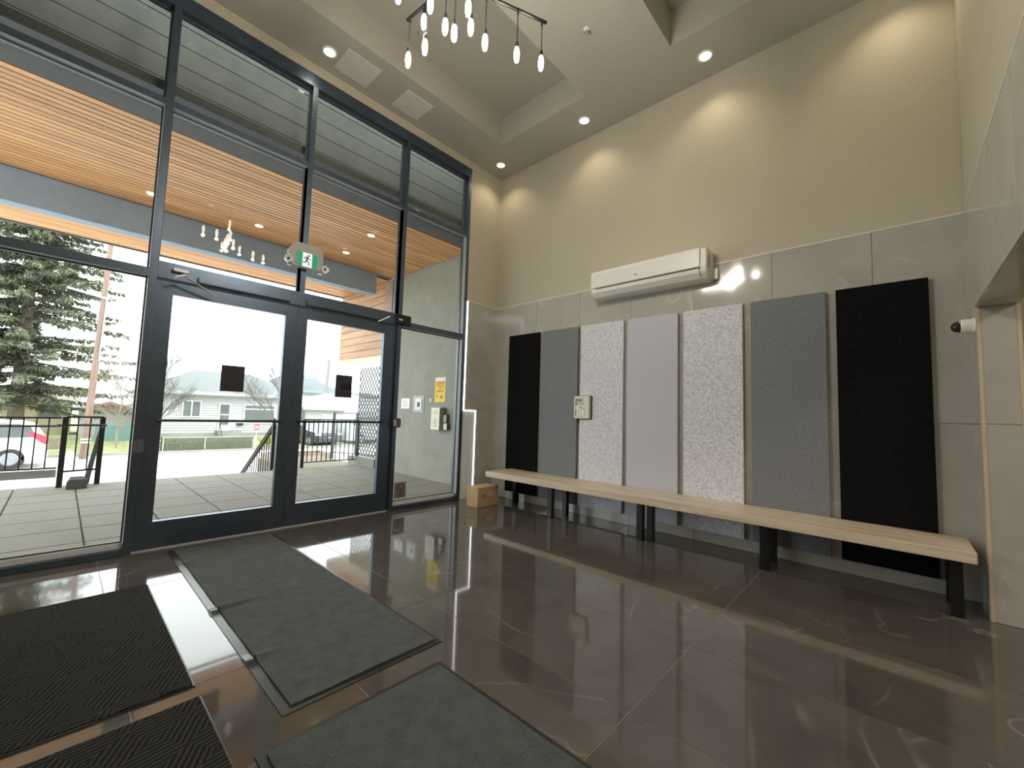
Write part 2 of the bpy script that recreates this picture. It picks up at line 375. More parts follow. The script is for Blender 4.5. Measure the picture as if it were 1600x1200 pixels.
# no-smoking sticker on the right side glass
t = thing('no_smoking_sticker', 'brown square no smoking sticker low on right side pane', 'sticker', (-1.40, .078, .11))
obj('backing', B(-1.484, -1.328, .0755, .0785, .112, .296), plain('sticker_brown', (.30, .24, .22), .6), t)
ink = plain('sticker_ink', (.06, .02, .03), .6)
mb = MB(); cx, cz, R = -1.402, .225, .052
for i in range(24):
    a, b = 2*PI*i/24, 2*PI*(i+1)/24
    mb.prism([(cx+R*math.cos(a), cz+R*math.sin(a)), (cx+R*math.cos(b), cz+R*math.sin(b)), (cx+(R-.011)*math.cos(b), cz+(R-.011)*math.sin(b)), (cx+(R-.011)*math.cos(a), cz+(R-.011)*math.sin(a))], 'Y', .0735, .0750)
mb.bar((cx-.034, .0742, cz+.034), (cx+.034, .0742, cz-.034), .010, .0015); mb.box(cx-.03, cx+.02, .0735, .075, cz-.006, cz+.006)
obj('symbol', mb, ink, t)
mb = MB()
for k, (a, b) in enumerate(((-.06, .055), (-.05, .05))): 
    x = cx+a
    while x < cx+b: mb.box(x, x+.007, .0735, .075, .155-.022*k, .167-.022*k); x += .011
obj('lettering', mb, ink, t)

# ---- exit sign with two lamp heads
t = thing('exit_sign', 'grey exit sign box with green running man and two lamp heads', 'sign', (-2.65, 0, 2.46))
M_eg = plain('warm_grey_plastic', (.36, .34, .31), .45)
obj('housing', MB().prism([(-2.775, 2.455), (-2.515, 2.455), (-2.495, 2.50), (-2.495, 2.645), (-2.525, 2.692), (-2.755, 2.692), (-2.815, 2.60), (-2.80, 2.50)], 'Y', -.055, -.001), M_eg, t, bev=.004)
gm = emis('sign_green', (.01, .30, .16), .22); wm = emis('sign_white', (.75, .8, .85), .35)
fc = obj('sign_face', B(-2.742, -2.552, -.0585, -.0555, 2.468, 2.604), gm, t)
obj('white_field', B(-2.690, -2.603, -.0600, -.0590, 2.468, 2.604), wm, fc)
rm = MB(); Y0, Y1 = -.0618, -.0605
def limb(a, b, w): rm.bar((a[0], (Y0+Y1)/2, a[1]), (b[0], (Y0+Y1)/2, b[1]), w, .0012) if False else rm.prism([(a[0]-w*(b[1]-a[1]), a[1]+w*(b[0]-a[0])), (a[0]+w*(b[1]-a[1]), a[1]-w*(b[0]-a[0])), (b[0]+w*(b[1]-a[1]), b[1]-w*(b[0]-a[0])), (b[0]-w*(b[1]-a[1]), b[1]+w*(b[0]-a[0]))], 'Y', Y0, Y1)
def L(a, b, w):
    d = math.hypot(b[0]-a[0], b[1]-a[1]); limb(a, b, w/d/2)
rx, rz = -2.648, 2.535
rm.prism([(rx+.012+.009*math.cos(q*PI/6), rz+.045+.009*math.sin(q*PI/6)) for q in range(12)], 'Y', Y0, Y1)
L((rx+.004, rz+.034), (rx-.006, rz+.0), .016); L((rx+.004, rz+.030), (rx-.022, rz+.026), .007); L((rx-.022, rz+.026), (rx-.028, rz+.008), .007)
L((rx+.006, rz+.028), (rx+.022, rz+.012), .007); L((rx+.022, rz+.012), (rx+.036, rz+.012), .007)
L((rx-.006, rz+.002), (rx+.012, rz-.018), .009); L((rx+.012, rz-.018), (rx+.018, rz-.048), .009)
L((rx-.006, rz+.002), (rx-.014, rz-.024), .009); L((rx-.014, rz-.024), (rx-.040, rz-.026), .009)
obj('running_man', rm, plain('sign_ink', (.005, .05, .045), .5), fc)
for sx, x in ((-1, -2.815), (1, -2.478)):
    z = 2.505 if sx < 0 else 2.49
    h = obj('lamp_head', MB().lathe((x, -.03, z), [(.018, .0), (.032, -.015), (.037, -.045), (.036, -.050), (.030, -.050), (.017, -.033)], 'Y', 20).box(x-sx*.05, x-sx*.01, -.035, -.012, z-.05, z-.02), plain('lamp_shell', (.8, .82, .8), .12, .0), t, smooth=True)
    obj('bulb', MB().lathe((x, -.068, z), [(.004, -.003), (.012, 0), (.014, .012), (.010, .022)], 'Y', 12), M_black, h, smooth=True)

# ================================================================== WALL FURNITURE
# ---- seven acoustic panels
F_black = felt('black_felt', (.004, .004, .005), (.009, .009, .010))
F_grey = felt('grey_felt', (.185, .195, .215), (.255, .267, .292), 90)
F_speck = felt('speckled_felt', (.50, .50, .56), (.80, .80, .88), 60, .36, .58)
F_lav = felt('lavender_felt', (.54, .54, .62), (.60, .60, .68), 120)
pan = [(-.305, -.835, F_black, 'black felt acoustic panel at the far end nearest the window'),
       (-.885, -1.427, F_grey, 'mid grey felt panel second from the window, left of the thermostat'),
       (-1.467, -2.015, F_speck, 'speckled light grey felt panel behind the thermostat'),
       (-2.064, -2.603, F_lav, 'plain lavender grey felt panel at centre of the row'),
       (-2.658, -3.182, F_speck, 'wide speckled light felt panel right of the plain lavender one'),
       (-3.248, -3.785, F_grey, 'dark grey felt panel beside the large near black one'),
       (-3.849, -4.371, F_black, 'black felt panel nearest the camera, by the bench end')]
for a, b, m, lab in pan:
    t = thing('acoustic_panel', lab, 'wall panel', (-.01, (a+b)/2, .107), 'felt acoustic panels in a row on the tiled wall')
    obj('felt_face', B(-.045, -.018, b, a, .107, 2.189), m, t, (-.03, (a+b)/2, 1.1), .002)
    obj('mounting_batten', MB().box(-.018, -.0055, b+.05, b+.12, .2, 2.1).box(-.018, -.0055, a-.12, a-.05, .2, 2.1), M_darkgrey, t)
# ---- bench
t = thing('bench', 'long pale laminate bench on black legs below the felt panels', 'bench', (-.27, -2.45, 0))
obj('seat', B(-.505, -.046, -4.503, -.405, .343, .407), M_bench, t, (-.27, -2.45, .37), .003)
for y in (-.575, -1.352, -2.40, -3.41, -4.42):
    if y != -.575: obj('leg', B(-.43, -.372, y-.029, y+.029, .001, .343), M_black, t, bev=.003)
    if y != -2.40: obj('leg', B(-.15, -.092, y-.029, y+.029, .001, .343), M_black, t, bev=.003)
obj('leg', B(-.40, -.342, -2.515, -2.457, .001, .343), M_black, t, bev=.003)
# ---- thermostat
t = thing('thermostat', 'cream wall thermostat with small screen and slots over the felt panels', 'thermostat', (-.06, -1.515, 1.1))
obj('body', B(-.085, -.0465, -1.62, -1.412, 1.10, 1.358), M_cream, t, bev=.008)
obj('mounting_plate', B(-.0465, -.0455, -1.64, -1.42, 1.09, 1.365), M_darkgrey, t)
scn = obj('screen', B(-.087, -.0855, -1.545, -1.452, 1.255, 1.335), plain('lcd', (.42, .50, .40), .25), t)
obj('digits', B(-.088, -.0872, -1.525, -1.462, 1.302, 1.318), M_darkgrey, scn)
obj('slot', B(-.087, -.0855, -1.448, -1.438, 1.245, 1.335), M_darkgrey, t)
obj('slot', B(-.087, -.0855, -1.448, -1.438, 1.125, 1.205), M_darkgrey, t)
for k in range(3): obj('button', B(-.090, -.0855, -1.482-.040*k, -1.455-.040*k, 1.128, 1.202), plain('button_cream', (.80, .80, .70), .35), t, bev=.002)
for q in ((-1.515, -1.495, 1.222), (-1.555, -1.540, 1.212)): obj('indicator', B(-.087, -.0855, q[0], q[1], q[2], q[2]+.01), plain('grey_ink', (.07, .07, .08), .5), t)
# ---- air conditioner
t = thing('air_conditioner', 'white wall mounted split air conditioner above the felt panels', 'air conditioner', (-.1, -2.31, 2.45))
y0, y1 = -2.925, -1.70
obj('body', MB().prism([(-.001, 2.445), (-.001, 2.735), (-.17, 2.737), (-.205, 2.722), (-.215, 2.55), (-.205, 2.50), (-.15, 2.455), (-.10, 2.445)], 'Y', y0+.0, y1), M_white, t, bev=.006)
obj('front_panel', MB().prism([(-.2155, 2.548), (-.207, 2.724), (-.19, 2.734), (-.20, 2.738), (-.215, 2.730), (-.228, 2.70), (-.230, 2.548)], 'Y', y0+.055, y1-.004), M_white, t, bev=.002)
obj('air_slot', B(-.2235, -.205, y0+.055, y1-.06, 2.532, 2.5405), plain('slot_dark', (.06, .055, .05), .7), t)
obj('louvre_flap', MB().prism([(-.2165, 2.53), (-.228, 2.53), (-.218, 2.495), (-.165, 2.452), (-.16, 2.457), (-.208, 2.50)], 'Y', y0+.06, y1-.008), M_white, t, bev=.002)
obj('brand_mark', MB().box(-.2315, -.2305, -2.235, -2.222, 2.600, 2.609).box(-.2315, -.2305, -2.256, -2.238, 2.600, 2.608), plain('grey_ink', (.07, .07, .08), .5), t)
obj('side_vent', B(-.16, -.10, y0-.0015, y0+.0005, 2.56, 2.68), plain('vent_grey', (.45, .45, .42), .5), t)
obj('drain_cover', B(-.05, -.001, y0-.05, y0+.001, 2.46, 2.56), M_white, t, bev=.004)
# ---- dome camera on the back wall
t = thing('security_camera', 'white dome security camera with dark bubble on the back wall', 'camera', (-.32, YB, 1.765))
obj('housing', MB().lathe((-.31, YB, 1.768), [(.052, .001), (.052, .012), (.046, .016), (.046, .058), (.042, .066)], 'Y', 28), M_white, t, smooth=True)
obj('dome', MB().lathe((-.31, YB, 1.768), [(.036, .066), (.035, .078), (.030, .092), (.020, .102), (.008, .107)], 'Y', 24), plain('smoked_dome', (.03, .015, .015), .06), t, smooth=True)
# ---- cardboard box
t = thing('cardboard_box', 'closed brown cardboard box on floor under the bench end', 'box', (-.55, -.41, 0))
obj('carton', B(-.718, -.376, -.51, -.313, .001, .236), M_card, t, bev=.003)
obj('tape', MB().box(-.719, -.375, -.432, -.392, .2362, .2372).box(-.7195, -.7185, -.432, -.392, .17, .237), M_tape, t)
obj('box_label', B(-.56, -.44, -.5115, -.5104, .12, .175), plain('box_print', (.62, .48, .32), .7), t)
obj('printed_panel', B(-.66, -.58, -.5112, -.5103, .10, .15), plain('box_print_dark', (.36, .24, .13), .7), t)

# ================================================================== CEILING THINGS
M_lens = emis('lamp_lens', (1, .88, .68), 4)
M_ring = plain('white_ring', (.8, .79, .76), .4)
dl0 = None
def downlight(x, y, z, lab, spot=True):
    global dl0
    t = thing('downlight', lab, 'ceiling light', (x, y, z), 'recessed round downlights in the lobby ceiling')
    if dl0 is None:
        obj('trim_ring', MB().lathe((x, y, z), [(.050, -.001), (.072, -.001), (.070, -.008), (.055, -.010), (.050, -.006)], 'Z', 28), M_ring, t, smooth=True)
        obj('lens', MB().lathe((x, y, z), [(.0, -.004), (.052, -.004), (.050, -.007), (.0, -.008)], 'Z', 24), M_lens, t)
        dl0 = t
    else:
        for ch in dl0.children: c = ch.copy(); COL.objects.link(c); c.parent = t
    if spot:
        l = bpy.data.lights.new('spot', 'SPOT'); l.energy = SPOT_W; l.color = WARM; l.spot_size = math.radians(118); l.spot_blend = .75; l.shadow_soft_size = .04; l.specular_factor = .1
        lo = bpy.data.objects.new('downlight_lamp', l); COL.objects.link(lo); lo.location = (x, y, z-.02)
downlight(-.275, -.254, ZC, 'ceiling downlight in the front right corner above the tiled return wall')
downlight(-.278, -1.606, ZC, 'second downlight along the right wall, above the air conditioner')
downlight(-.279, -2.943, ZC, 'third downlight from the corner along the right wall')
downlight(-2.645, -.254, ZC, 'downlight above the glass front beside the access panels')
downlight(-.279, -4.25, ZC, 'last downlight on the right wall side, just above the frame')
for x, y, w in ((-5.02, -.254, 'in the front left corner by the glass'), (-5.02, -1.606, 'second along the left wall from the glass'), (-5.02, -2.943, 'third along the left wall from the glass'), (-5.02, -4.25, 'in the back left corner'), (-2.645, -4.25, 'above the middle of the tiled opening')):  # downlights added out of view as fill for the lobby
    downlight(x, y, ZC, 'added unseen fill downlight '+w)
# access panels
for k, (x0, x1, lab) in enumerate(((-2.545, -2.194, 'square ceiling access panel beside the front downlight'), (-1.888, -1.550, 'square ceiling access panel nearer the right corner'))):
    t = thing('ceiling_access_panel', lab, 'access panel', ((x0+x1)/2, -.27, ZC), 'flush square access panels in the ceiling')
    obj('frame', B(x0, x1, -.440, -.100, ZC-.006, ZC-.0005), plain('panel_paint', (.64, .625, .57), .6), t, bev=.002)
    obj('hatch', B(x0+.012, x1-.012, -.428, -.112, ZC-.009, ZC-.0065), plain('panel_paint', (.64, .625, .57), .6), t, bev=.001)
t = thing('sprinkler', 'white sprinkler head in ceiling beyond the long recess', 'sprinkler', (-1.241, -2.247, ZC))
obj('escutcheon', MB().lathe((-1.241, -2.247, ZC), [(.026, -.0005), (.025, -.004), (.014, -.008), (.009, -.012)], 'Z', 20), M_ring, t, smooth=True)
obj('head', MB().lathe((-1.241, -2.247, ZC), [(.008, -.014), (.008, -.035), (.022, -.037), (.022, -.041)], 'Z', 12), plain('chrome', (.6, .6, .58), .2, .8), t)
t = thing('smoke_detector', 'round ceiling detector in recess edge behind the pendants', 'detector', (-1.987, -.70, 4.9))
obj('base', MB().lathe((-1.96, -.80, 4.9), [(.06, -.0005), (.058, -.02), (.045, -.035), (.02, -.038)], 'Z', 24), M_ceil, t, smooth=True)
# ---- chandelier
t = thing('chandelier', 'black bar chandelier with clear glowing bulbs on thin cords', 'chandelier', (-2.74, -2.34, 3.6))
ZB_ = 3.63
def bar2(a, b): return obj('bar', MB().bar((*a, ZB_), (*b, ZB_), .020, .020, 8), M_black, t)
bar2((-2.822, -1.93), (-2.742, -2.80)); bar2((-2.222, -2.596), (-3.15, -2.188))
obj('ceiling_rod', MB().bar((-2.75, -2.39, ZB_), (-2.75, -2.39, ZC-.001), .014, .014, 8).lathe((-2.75, -2.39, ZC), [(.06, -.001), (.06, -.02), (.02, -.026)], 'Z', 20), M_black, t)
bulbs = [(-2.818, -1.959, 3.345), (-2.804, -2.095, 3.525), (-2.806, -2.122, 3.34), (-2.782, -2.286, 3.385), (-2.767, -2.356, 3.31), (-2.767, -2.474, 3.385),
         (-2.681, -2.398, 3.385), (-2.595, -2.432, 3.33), (-2.405, -2.515, 3.335), (-2.251, -2.583, 3.345), (-2.90, -2.299, 3.42), (-3.06, -2.228, 3.40), (-2.752, -2.69, 3.40)]
M_fil = emis('filament_glow', (1, .74, .42), 38); M_bg = glassmat('bulb_glass', (1, .97, .9), 1.3)
M_gl = emis('bulb_core', (1, .80, .52), 13)
b0 = None
for k, (x, y, z) in enumerate(bulbs):
    zt = ZB_-.01
    cd = obj('cord', MB().bar((x-.004, y, z+.075), (x-.004, y, zt), .0035, .0035, 5).bar((x+.004, y, z+.075), (x+.004, y, zt), .0035, .0035, 5).bar((x-.012, y-.012, zt), (x+.012, y+.012, zt), .014, .02, 6), M_black, t)
    obj('socket', MB().lathe((x, y, z), [(.010, .045), (.012, .05), (.010, .078)], 'Z', 10), M_black, t)
    obj('bulb', MB().lathe((x, y, z), [(.003, -.055), (.012, -.045), (.0165, -.02), (.0175, .01), (.014, .035), (.010, .047)], 'Z', 14), M_gl, t, smooth=True)
    if k < 13:
        l = bpy.data.lights.new('bulb', 'POINT'); l.energy = BULB_W; l.color = (1, .94, .84); l.shadow_soft_size = .02; l.specular_factor = .15
        lo = bpy.data.objects.new('bulb_lamp', l); COL.objects.link(lo); lo.location = (x, y, z-.08)
# added fill lights: unseen flat panels in the hall ceiling brighten the lobby
for x in (-1.3, -2.65, -4.0):
    for y in (-5.6, -7.0):
        tt = thing('hall_fill_light', 'added unseen hallway fill light, %s row, %s' % ('near' if y > -6 else 'far', {-1.3: 'right side', -2.65: 'middle', -4.0: 'left side'}[x]), 'ceiling light', (x, y, 2.4), 'added hallway fill lights')
        obj('diffuser', B(x-.15, x+.15, y-.15, y+.15, 2.385, 2.3985), emis('hall_fill_lens', (1, .85, .65), 3), tt)
        l = bpy.data.lights.new('hall', 'AREA'); l.energy = HALL_W; l.color = (1, .9, .75); l.size = .3
        lo = bpy.data.objects.new('hall_fill_lamp', l); COL.objects.link(lo); lo.location = (x, y, 2.38)

# ================================================================== MATS
def matgrid(x0, x1, y0, y1, zf, nx, ny):
    m = MB()
    for j in range(ny+1):
        for i in range(nx+1):
            x = x0+(x1-x0)*i/nx; y = y0+(y1-y0)*j/ny; m.v.append((x, y, zf(x, y)))
    for j in range(ny):
        for i in range(nx):
            a = j*(nx+1)+i; m.f.append((a, a+1, a+nx+2, a+nx+1))
    # skirt
    per = [i for i in range(nx+1)]+[j*(nx+1)+nx for j in range(1, ny+1)]+[ny*(nx+1)+i for i in range(nx-1, -1, -1)]+[j*(nx+1) for j in range(ny-1, 0, -1)]
    n = len(m.v); m.v += [(m.v[p][0], m.v[p][1], .001) for p in per]; k = len(per)
    for q in range(k): m.f.append((per[q], per[(q+1) % k], n+(q+1) % k, n+q)[::-1])
    return m
def carpet(name, lo, hi):
    m, t, b = nt(name); v = coords(t, 1, False); f = noise(t, v, 160, 4, .75); g2 = noise(t, v, 14, 4, .6)
    ad = N(t, 'ShaderNodeMath', operation='MULTIPLY_ADD'); ad.inputs[1].default_value = .5; t.links.new(g2, ad.inputs[0]); t.links.new(f, ad.inputs[2])
    t.links.new(ramp(t, ad.outputs[0], [(.6, lo), (.95, hi)]), b.inputs['Base Color']); b.inputs['Roughness'].default_value = 1; b.inputs['Specular IOR Level'].default_value = .1
    b.inputs['Sheen Weight'].default_value = .25
    bump(t, b, ad.outputs[0], .9, .006); MATS[name] = m; return m
M_carpet = carpet('grey_carpet_pile', (.035, .046, .047), (.095, .118, .118))
def chevron():
    m, t, b = nt('chevron_rib_carpet'); v = coords(t, 1, False)
    def band(rot):
        mp = N(t, 'ShaderNodeMapping'); mp.inputs['Rotation'].default_value = (0, 0, rot); t.links.new(v, mp.inputs[0])
        ns = N(t, 'ShaderNodeTexWave'); ns.wave_type = 'BANDS'; ns.bands_direction = 'X'; ns.inputs['Scale'].default_value = 17; ns.inputs['Distortion'].default_value = 1.2; ns.inputs['Detail'].default_value = 2; ns.inputs['Detail Scale'].default_value = 3
        t.links.new(mp.outputs[0], ns.inputs['Vector']); return ns.outputs['Fac']
    a, c = band(math.radians(82)), band(math.radians(28))
    mp = N(t, 'ShaderNodeMapping'); mp.inputs['Rotation'].default_value = (0, 0, math.radians(-35)); t.links.new(v, mp.inputs[0])
    ck = N(t, 'ShaderNodeTexChecker'); ck.inputs['Scale'].default_value = 8.5; t.links.new(mp.outputs[0], ck.inputs['Vector'])
    mx = N(t, 'ShaderNodeMix', data_type='FLOAT'); t.links.new(ck.outputs['Fac'], mx.inputs['Factor']); t.links.new(a, mx.inputs['A']); t.links.new(c, mx.inputs['B'])
    f = noise(t, v, 140, 3, .7)
    ad = N(t, 'ShaderNodeMath', operation='MULTIPLY_ADD'); ad.inputs[1].default_value = .4; t.links.new(f, ad.inputs[0]); t.links.new(mx.outputs['Result'], ad.inputs[2])
    t.links.new(ramp(t, ad.outputs[0], [(.3, (.010, .010, .009)), (1.0, (.050, .050, .044))]), b.inputs['Base Color'])
    b.inputs['Roughness'].default_value = .95; b.inputs['Specular IOR Level'].default_value = .15; bump(t, b, ad.outputs[0], 1.0, .010); MATS['chev'] = m; return m
M_chev = chevron()
def rip(x, y):      # two buckled ridges running in from the left edge of the long mat
    h = 0
    for yc, ln, a in ((-.52, .12, .010), (-1.43, .30, .020), (-2.06, .16, .014)):
        d = x+3.50
        if 0 <= d < ln: h = max(h, a*(1-d/ln)*math.exp(-((y-yc-.12*d)/.022)**2))
    return h
t = thing('door_mat', 'long dark grey carpet mat running in from the doors', 'mat', (-3.15, -1.3, 0))
def edge(y):
    return .006*math.exp(-((y+.52)/.03)**2)+.012*math.exp(-((y+1.43)/.04)**2)+.009*math.exp(-((y+2.06)/.04)**2)
mg = matgrid(-3.518, -2.792, -2.51, -.085, lambda x, y: .004+(edge(y)+.0 if x < -3.46 else 0), 24, 200)
obj('rubber_edge', mg, M_rubber, t, smooth=False)
obj('carpet_pile', matgrid(-3.478, -2.812, -2.478, -.10, lambda x, y: .0105+rip(x, y)+.0015*math.sin(17*y+4*math.sin(3*x)), 60, 220), M_carpet, t, smooth=True)
t = thing('door_mat', 'dark ribbed chevron mat at the left, farther from camera', 'mat', (-4.1, -1.42, 0))
def wav(x, y): return .010+.004*max(0, math.sin(6*y+2.2*x))**4
o = obj('carpet_pile', matgrid(-4.82, -3.708, -2.085, -.762, lambda x, y: .011+.0025*math.sin(5*x), 40, 40), M_chev, t, smooth=True)
obj('rubber_edge', B(-4.828, -3.700, -2.093, -.754, .0005, .006), M_rubber, t)
t = thing('door_mat', 'dark ribbed chevron mat in near left corner, mostly cut off', 'mat', (-4.1, -2.8, 0))
obj('carpet_pile', matgrid(-4.82, -3.706, -3.49, -2.19, lambda x, y: .011+.0025*math.sin(5*x), 40, 40), M_chev, t, smooth=True)
obj('rubber_edge', B(-4.828, -3.698, -3.498, -2.182, .0005, .006), M_rubber, t)
t = thing('door_mat', 'dark grey carpet mat nearest the camera at the bottom edge', 'mat', (-3.27, -3.5, 0))
obj('rubber_edge', B(-3.645, -2.905, -4.42, -2.632, .0005, .005), M_rubber, t, bev=.002)
obj('carpet_pile', matgrid(-3.615, -2.93, -4.38, -2.662, lambda x, y: .0115+.0015*math.sin(19*y+3*x), 40, 90), M_carpet, t, smooth=True)

# ================================================================== OUTSIDE: patio, canopy, walls
patio = tag(obj('patio', B(-7.6, .30, .16, 3.93, -.30, -.014), M_gap, None, (-2.5, 2, 0)), 'square concrete paver patio outside the glass doors', 'patio', kind='structure')
s = .52
px_ = [-3.94-s*k for k in range(7, 0, -1)]+[-3.94+s*k for k in range(0, 8)]+[.075]
py_ = [.16, .62, 1.14, 1.66, 2.18, 2.70, 3.22, 3.92]
for i in range(len(px_)-1):
    for j in range(len(py_)-1):
        if px_[i+1]-px_[i] < .03: continue
        piece('paver', patio, ((px_[i]+px_[i+1])/2, (py_[j]+py_[j+1])/2, -.02), (px_[i+1]-px_[i]-.010, py_[j+1]-py_[j]-.010, .04), M_paver, .003)
ow = tag(obj('wall_outside', B(.08, .34, .16, 2.955, -1, 5.2), M_conc, None, (.08, 1.5, 0)), 'grey concrete wall beside the patio holding the intercom', 'wall', kind='structure')
tag(obj('wall_column', B(.065, .34, 2.958, 3.235, -1, 3.66), plain('mauve_brown_post', (.36, .24, .22), .6), None, (.2, 3.1, 0)), 'mauve brown column at the end of the concrete wall', 'column', kind='structure')
cp = tag(obj('roof_canopy', MB().box(-7.6, .078, .64, 5.14, 3.70, 3.96).box(-7.6, .078, .16, .64, 3.70, 3.76).box(-7.6, .078, 5.10, 5.14, 3.655, 3.70), M_darkgrey, None, (-3, 2.6, 3.7)), 'flat canopy over the patio with narrow cedar slats', 'canopy', kind='structure')
obj('flashing_board', B(-7.6, .078, .16, .742, 3.678, 3.699), M_darkgrey, cp)
n = 26; pitch_ = (2.915-.745)/n
for k in range(n): piece('slat', cp, (-3.765, .745+pitch_*(k+.5), 3.682), (7.67, pitch_-.011, .018), M_soffwood, .002)
n = 22; pitch_ = (5.095-3.125)/n
for k in range(n): piece('slat', cp, (-3.765, 3.125+pitch_*(k+.5), 3.682), (7.67, pitch_-.011, .018), M_soffwood, .002)
tag(obj('beam_canopy', MB().box(-7.6, -.30, 2.918, 3.12, 3.285, 3.672), M_beam, None, (-3, 3, 3.3), .006), 'deep blue grey beam under the cedar slatted canopy', 'beam', kind='structure')
for x, y, lab in ((-1.253, 1.402, 'canopy downlight above the right door, nearer the glass'), (-1.174, 2.353, 'canopy downlight right of the exit sign near the beam'), (-3.581, 2.433, 'canopy downlight seen at left mullion near the beam'), (-2.433, 2.378, 'canopy downlight near the beam above left door')):
    tt = thing('canopy_downlight', lab, 'ceiling light', (x, y, 3.673), 'round downlights in the cedar canopy')
    obj('trim_ring', MB().lathe((x, y, 3.673), [(.045, -.001), (.06, -.001), (.058, -.008), (.046, -.009)], 'Z', 24), M_ring, tt, smooth=True)
    obj('lens', MB().lathe((x, y, 3.673), [(.0, -.004), (.046, -.004), (.044, -.0115), (0.001, -.012)], 'Z', 24), emis('canopy_lens', (1, .85, .5), 6), tt)
# cedar clad volume
cv = tag(obj('wall_cedar_volume', MB().box(.10, 2.6, 3.24, 5.15, 2.215, 4.6), plain('cedar_underlay', (.20, .10, .05), .8), None, (.1, 4.2, 2.2)), 'overhanging cedar clad upper volume beyond the patio', 'wall', kind='structure')
for k in range(12): piece('plank', cv, (.090, 4.195, 2.29+.15*k), (.02, 1.905, .143), M_sidwood, .003)
obj('soffit_board', B(.08, 2.6, 3.24, 5.15, 2.200, 2.214), plain('pale_soffit', (.62, .52, .40), .6), cv)
# facade above canopy
tag(obj('wall_facade', MB().box(-7.6, .08, .05, .16, 4.56, 5.2).box(-7.6, -5.3, .16, .75, 3.97, 5.2).box(-7.6, -4.75, .14, .16, -.2, 5.2), M_conc, None, (-3, .3, 4)), 'plain building facade above the canopy', 'wall', kind='structure')

# ---- lattice screen
t = thing('lattice_screen', 'tall galvanised diamond lattice screen standing beyond the patio', 'screen', (.10, 3.65, .19))
y0, y1, z0, z1 = 3.19, 4.11, .19, 1.985
M_galv = plain('galvanised_steel', (.05, .058, .065), .6, .0)
mb = MB(); cw, chh = .112, .142
def clipbar(ya, za, yb, zb):
    t0, t1 = 0., 1.; dy, dz = yb-ya, zb-za
    for p, q in ((-dy, ya-y0), (dy, y1-ya), (-dz, za-z0), (dz, z1-za)):
        if abs(p) < 1e-9:
            if q < 0: return
            continue
        r = q/p
        if p < 0: t0 = max(t0, r)
        else: t1 = min(t1, r)
    if t1-t0 > .003: mb.bar((.10, ya+dy*t0, za+dz*t0), (.10, ya+dy*t1, za+dz*t1), .019, .006)
hh = z1-z0; dyy = hh/chh*cw
k = -int(dyy/cw)-1
while y0+k*cw < y1+dyy:
    clipbar(y0+k*cw, z0, y0+k*cw+dyy, z1); clipbar(y0+k*cw, z0, y0+k*cw-dyy, z1); k += 1
obj('diamond_mesh', mb, M_galv, t, kind='stuff')
obj('frame', MB().bar((.10, y0, .0), (.10, y0, z1), .02).bar((.10, y1, z0), (.10, y1, z1), .014).bar((.10, y0, z1), (.10, y1, z1), .010).bar((.10, y0, z0), (.10, y1, z0), .012), M_galv, t)
tag(obj('kerb', B(.02, .34, 3.24, 4.3, -.3, .16), M_conc, None, (.2, 3.9, 0)), 'low concrete kerb under the lattice screen', 'kerb', kind='structure')

# ---- railings
def railing(name, lab, a, b, zt, zb, nb, dz=0, ztop2=None, post=.045, bal=.014, posts=(0, 1), group='black metal railings outside', foot=None, pz=None):
    a, b = Vector(a), Vector(b)
    t = thing(name, lab, 'railing', (a.x, a.y, min(zb, zb+dz)), group)
    P = lambda f, z: (a.x+(b.x-a.x)*f, a.y+(b.y-a.y)*f, z+dz*f)
    obj('top_rail', MB().bar(P(0, zt), P(1, zt), .05, .022), M_black, t)
    if ztop2: obj('handrail', MB().bar(P(0, ztop2), P(1, ztop2), .035, .03, 8), M_black, t)
    obj('bottom_rail', MB().bar(P(0, zb), P(1, zb), .03, .02), M_black, t)
    for f in posts:
        z0 = foot if foot is not None else -.0
        obj('post', MB().bar(P(f, zt) , (P(f, 0)[0], P(f, 0)[1], (z0 if pz is None else pz)+dz*f), post), M_black, t)
    for k in range(1, nb+1):
        f = k/(nb+1); obj('baluster', MB().bar(P(f, zb), P(f, zt), bal), M_black, t)
    return t
railing('railing', 'black railing behind right door between patio and planting', (-1.02, 4.0, 0), (.055, 4.0, 0), .90, .10, 11, post=.05)
railing('stair_railing', 'sloping black stair railing going down from the patio edge', (-1.47, 4.13, 0), (-1.46, 6.1, 0), .78, .05, 14, dz=-1.2, ztop2=.86, posts=(0,))
tag(obj('newel_post', B(-1.53, -1.49, 4.06, 4.11, -.3, .905), M_black, None, (-1.5, 4.08, 0)), 'black square newel post at head of the patio stair', 'post')
t = railing('railing', 'short black guard railing with two posts at left patio edge', (-4.085, 3.75, 0), (-3.735, 3.85, 0), .905, .20, 2, post=.055, ztop2=None)
obj('handrail', MB().bar((-4.16, 3.655, .80), (-3.70, 3.72, .80), .035, .028, 8), M_black, t)
obj('bracket', MB().bar((-4.085, 3.66, .79), (-4.085, 3.75, .74), .016, .016, 6), M_black, t)
obj('bracket', MB().bar((-3.735, 3.72, .79), (-3.735, 3.85, .74), .016, .016, 6), M_black, t)
t = railing('ramp_railing', 'long black ramp railing running left from the guard post', (-6.6, 4.3, 0), (-4.12, 4.3, 0), .875, .19, 21, ztop2=.762, post=.04, posts=(0, .5), pz=-.1)
obj('toe_board', B(-6.6, -4.12, 4.315, 4.34, .06, .165), plain('toe_grey', (.22, .22, .21), .8), t)
